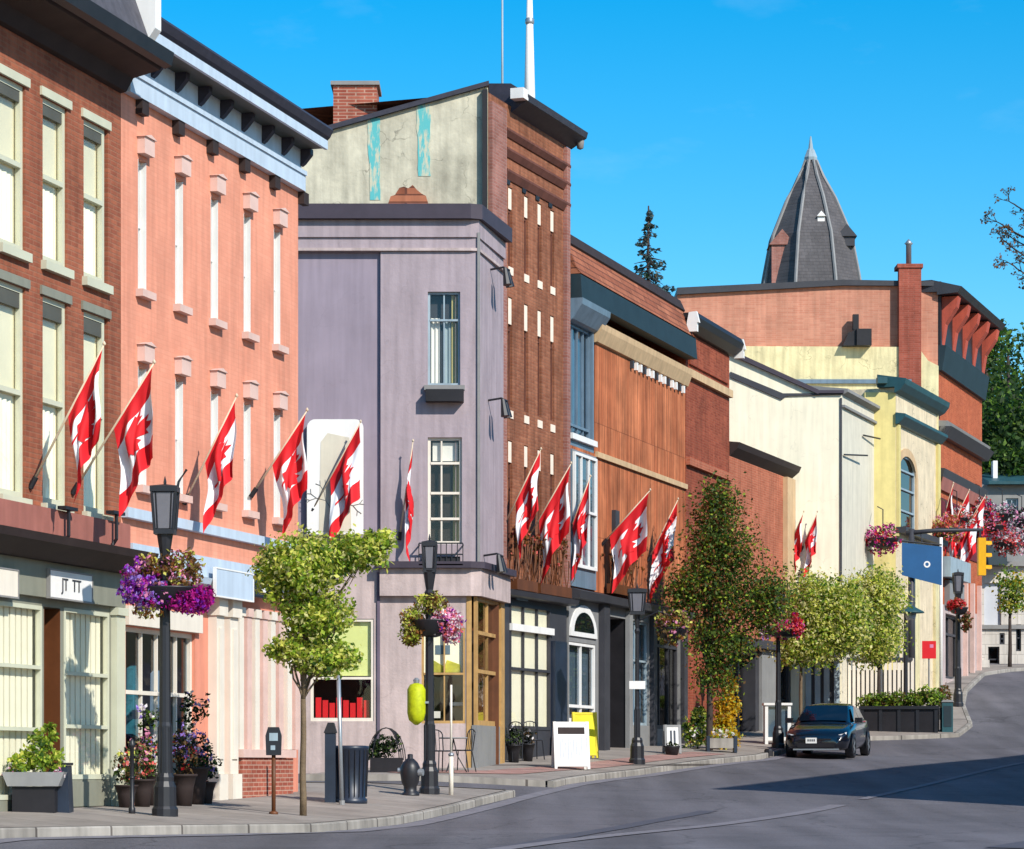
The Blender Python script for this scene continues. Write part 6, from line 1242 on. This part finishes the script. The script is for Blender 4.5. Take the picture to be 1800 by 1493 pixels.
for k in range(16): p_ = Mh @ Vector((L*(k+.5)/16, .45, .98+.1*math.sin(k*2.1)+(.12 if k > 10 else 0))); bl.append((p_.x, p_.y, p_.z, .24, .4, .26, 1))
leaves(q, bl, 5200, .1, [0, 1, 2, 3], [.36, .3, .18, .16], 12, .1); q.build('hedge', ['lf_b', 'lf_a', 'lf_dark', 'lf_brown'], t)
x, y, g = at(1664, 89.2); t = thing('utility_box', (x, y, g), 'small dark teal utility box at the right end of the hedge planter', 'box')
q = MB(); q.box(x-.17, x+.17, y-.2, y+.25, g-.1, g+.92); q.build('body', 'teal_trim', t); q = MB(); q.prism([(x-.2, g+.922), (x+.2, g+.922), (x+.15, g+.99), (x-.15, g+.99)], y-.23, y+.28); q.build('lid', 'storegrey', t); q = MB(); q.box(x-.12, x+.12, y-.212, y-.202, g+.15, g+.8); q.build('door', 'green_black', t)
# patio railing behind the hedge
x0, y0, g = at(1478, 93.3); x1 = (1592-900)*95/5000; t = thing('patio_fence', (x0, y0, g), 'dark patio fence with pale slats behind the hedge planter', 'fence')
for a_ in (.2, 1.9): q = MB(); q.box(x0, x1, 93.3, 93.36, g+a_, g+a_+.1); q.build('rail', 'storedark', t)
q = MB(); n = 17
for k in range(n):
    xx = x0+(x1-x0)*k/(n-1)
    (q.box(xx-.05, xx+.05, 93.37, 93.4, g, g+1.98))
q.build('slats', 'cream_paint', t); q = MB(); q.box(x0, x1, 93.6, 93.7, g-.2, g+1.6); q.build('screen', 'storedark', t)
potted(1660, 93, .5, .4, 1.2, 'potted rusty shrub at the end of the patio fence', ['lf_brown', 'lf_rust', 'lf_mid'], [.4, .3, .3], None, 420, 'storegrey', size=.1)
# post lamp with green cap
x, y, g = at(1592, 92.5); t = thing('post_lamp', (x, y, g), 'dark post with broad green cap behind the hedge planter', 'street lamp'); z1 = (1345-1078)*92.5/5000
q = MB(); q.lathe([(.14, g-.05), (.14, g+.25), (.075, g+.35), (.06, z1)], x, y, 10); q.build('pole', 'iron', t)
q = MB(); q.lathe([(.46, z1), (.44, z1+.05), (.25, z1+.15), (.08, z1+.24), (.04, z1+.34)], x+.15, y, 14); q.build('cap', 'teal_trim', t, True)
q = MB(); q.lathe([(.16, z1-.22), (.2, z1-.02)], x+.15, y, 12); q.build('globe', 'frost', t, True)
# signal mast over the road with blue street banner
x, y, g = at(1602, 94.5); t = thing('traffic_signal', (x, y, g), 'yellow traffic signal hanging from a mast arm over the road below the hall', 'traffic light'); s = 94.5/5000; za = (1345-938)*s
q = MB(); q.tube([(x, y, g-.1), (x, y, za+.15)], [.13, .1], 10); q.build('pole', 'storedark', t, True)
xs = (1723-900)*s; q = MB(); q.tube([(x-.2, y, za), (x+.8, y, za+.1), (xs+.1, y, za+.12)], [.09, .07, .05], 8); q.build('mast_arm', 'storedark', t, True)
ym = M('signal_yellow', (242, 178, 20), .85, .45, .1, 3)
q = MB(); q.box(xs-.08, xs+.17, y-.16, y+.16, (1345-1012)*s, (1345-946)*s); hd = q.build('housing', ym, t)
q = MB(); q.box(xs-.03, xs+.03, y-.03, y+.03, (1345-945.9)*s, za+.1); q.build('hanger', 'iron', hd)
for k, mt in enumerate(('fl_red', 'lf_gold', 'teal_paint')):
    zc = (1345-1012)*s+.22+(2-k)*.4; q = MB(); q.add([(xs+.175, y+.11*math.cos(a*math.pi/8), zc+.11*math.sin(a*math.pi/8)) for a in range(16)], [tuple(range(16))]); q.build('lens', 'storedark', hd)
    q = MB(); q.add([(xs+.172+dd, y+.13*math.cos(a*math.pi/8), zc+.13*math.sin(a*math.pi/8)) for dd in (0, .2) for a in range(9)], [(a, a+1, a+10, a+9) for a in range(8)]); q.build('visor', ym, hd)
t = thing('street_banner', ((1618-900)*s, y-.2, (1345-1030)*s), 'dark blue banner with a small white round mark beside the yellow building', 'banner'); q = MB(); a, b = (1584-900)*s, (1654-900)*s
q.add([(a, y-.2, (1345-1012)*s), (b, y-.2, (1345-1030)*s), (b, y-.2, (1345-962)*s), (a, y-.2, (1345-955)*s), (a, y-.17, (1345-1012)*s), (b, y-.17, (1345-1030)*s), (b, y-.17, (1345-962)*s), (a, y-.17, (1345-955)*s)], [(0, 1, 2, 3), (7, 6, 5, 4), (0, 4, 5, 1), (1, 5, 6, 2), (2, 6, 7, 3), (3, 7, 4, 0)]); bn = q.build('cloth', M('banner_blue', (36, 92, 142), .85, .6, .15, 1.2), t)
q = MB(); xc, zc = (1628-900)*s, (1345-993)*s; q.add([(xc+.11*math.cos(k*math.pi/8), y-.204, zc+.11*math.sin(k*math.pi/8)) for k in range(16)]+[(xc+.06*math.cos(k*math.pi/8), y-.204, zc+.06*math.sin(k*math.pi/8)) for k in range(16)], [(k, (k+1) % 16, 16+(k+1) % 16, 16+k) for k in range(16)]); q.build('emblem', 'white', bn)
q = MB(); q.tube([(a, y-.185, (1345-952)*s), (b, y-.185, (1345-959)*s)], .03, 6); q.tube([((a+b)/2, y-.185, (1345-955)*s), ((a+b)/2, y-.02, za-.02)], .02, 6); q.build('rod', 'iron', t)
x, y, g = at(1654, 98.5); t = thing('flag_post', (x, y, g), 'slim white post beside the blue banner', 'post'); q = MB(); q.tube([(x, y, g-.05), (x, y, (1345-945)*98.5/5000)], .06, 8); q.build('post', 'white', t, True); q = MB(); q.lathe([(.08, g), (.1, g+.3), (.06, g+.34)], x, y, 8); q.build('foot', 'storegrey', t)
x, y, g = at(1633, 94.2); t = thing('red_sign', (x, y, g), 'bright red square sign on a short post before the yellow building', 'sign'); s = 94.2/5000
q = MB(); q.box(x-.23, x+.23, y-.03, y, (1345-1158)*s, (1345-1127)*s); q.build('panel', 'flag_red', t); q = MB(); q.tube([(x, y+.03, g-.05), (x, y+.03, (1345-1130)*s)], .03, 6); q.build('post', 'storegrey', t); q = MB(); q.box(x+.02, x+.14, y-.036, y-.031, (1345-1139)*s, (1345-1133)*s); q.build('mark', 'fl_pink', t)
# rooftop masts behind the tall brick building
def mast(px, Y, z0, z1, r0, r1, label, mat, ball=None):
    s = Y/5000; x = (px-900)*s; t = thing('roof_mast', (x, Y, z0), label, 'mast'); q = MB(); q.tube([(x, Y, z0), (x, Y, z1)], [r0, r1], 12); q.build('shaft', mat, t, True)
    q = MB(); q.lathe([(r0*1.6, z0-.1), (r0*1.5, z0+.1), (r0*1.02, z0+.25)], x, Y, 12); q.build('foot', 'storegrey', t)
    if ball: q = MB(); q.lathe([(.03, ball-.14), (.11, ball-.05), (.11, ball+.05), (.03, ball+.14)], x, Y, 10); q.build('ball', 'steel', t, True)
mast(931, 69.5, 14.0, 19.6, .2, .045, 'white tapering mast with ball behind the tall brick roof', 'white', (1345-38)*69.5/5000)
mast(883, 68.5, 13.6, 19.6, .035, .02, 'very thin grey pole on the tall brick roof', 'bluegrey_lt')
# dried vines in boxes over the shop cornice, and wall spotlights
for i, (p0, p1, lab) in enumerate(((888, 925, 'rusty dried vine in a box over the shop cornice, next to the purple corner'), (930, 985, 'rusty dried vine in a box over the shop cornice, behind the flags'), (1060, 1105, 'rusty dried vine in a box over the shop cornice, on the orange wall'))):
    fr = FT if i < 2 else FC; a, b = fr.u(p0), fr.u(p1); z0 = 4.06 if i < 2 else 4.4
    t = thing('vine_box', fr.pt((a+b)/2, -.2, z0), lab, 'planter', 'dried vines over the shop cornice'); rr = random.Random(i); q = MB(fr); q.box(a, b, -.3, -.1, z0+.002, z0+.25); q.build('box', 'wood_dk', t); q = MB(fr); bl = []
    for k in range(22):
        u = rr.uniform(a, b); p_ = (u+rr.uniform(-.3, .3), rr.uniform(-.35, -.1), z0+rr.uniform(.7, 1.5)); q.tube([(u, -.2, z0+.2), ((u+p_[0])/2+rr.uniform(-.1, .1), p_[1], (z0+p_[2])/2), p_], .014, 4); c_ = fr.pt(*p_); bl.append((*c_, .15, .15, .15, 1)); 
    q.build('stems', 'wood_dk', t); q = MB(); leaves(q, bl, 420, .1, [0, 1, 2], [.5, .3, .2], 6, .1); q.build('foliage', ['lf_brown', 'lf_rust', 'fl_coral'], t)
def spot(fr, px, py, label, two=True):
    p = fr.pt(fr.u(px), 0, fr.z(px, py)); t = thing('wall_spotlight', p, label, 'light', 'black lights on the purple wall'); q = MB(fr); u, z = fr.u(px), fr.z(px, py)
    q.tube([(u, -.003, z+.1), (u, -.3, z+.14), (u+.1, -.42, z+.08)], .025, 6); q.build('arm', 'iron', t)
    for k in ((-.12, .12) if two else (0,)): q = MB(fr); q.tube([(u+k, -.36, z+.1), (u+k*1.3, -.42, z-.28)], [.05, .1], 8); q.build('head', 'iron', t)
spot(FPs, 858, 712, 'black twin spotlight midway up the purple street side'); spot(FPs, 862, 482, 'black twin spotlight near the purple parapet'); spot(FPs, 850, 985, 'black twin spotlight just above the purple shop ledge')
for px, py, lab in ((93, 892, 'black gooseneck bracket under the second lower sill of the brown house'), (178, 900, 'black gooseneck bracket under the last lower sill of the brown house')):
    p = FA.pt(FA.u(px), 0, FA.z(px, py)); t = thing('lamp_bracket', p, lab, 'light', 'black brackets on the brown house'); u, z = FA.u(px), FA.z(px, py); q = MB(FA); q.box(u-.2, u+.22, -.3, -.165, z-.05, z); q.build('plate', 'iron', t); q = MB(FA); q.tube([(u, -.25, z-.05), (u, -.25, z-.42), (u, -.19, z-.5)], .03, 6); q.build('stem', 'iron', t)
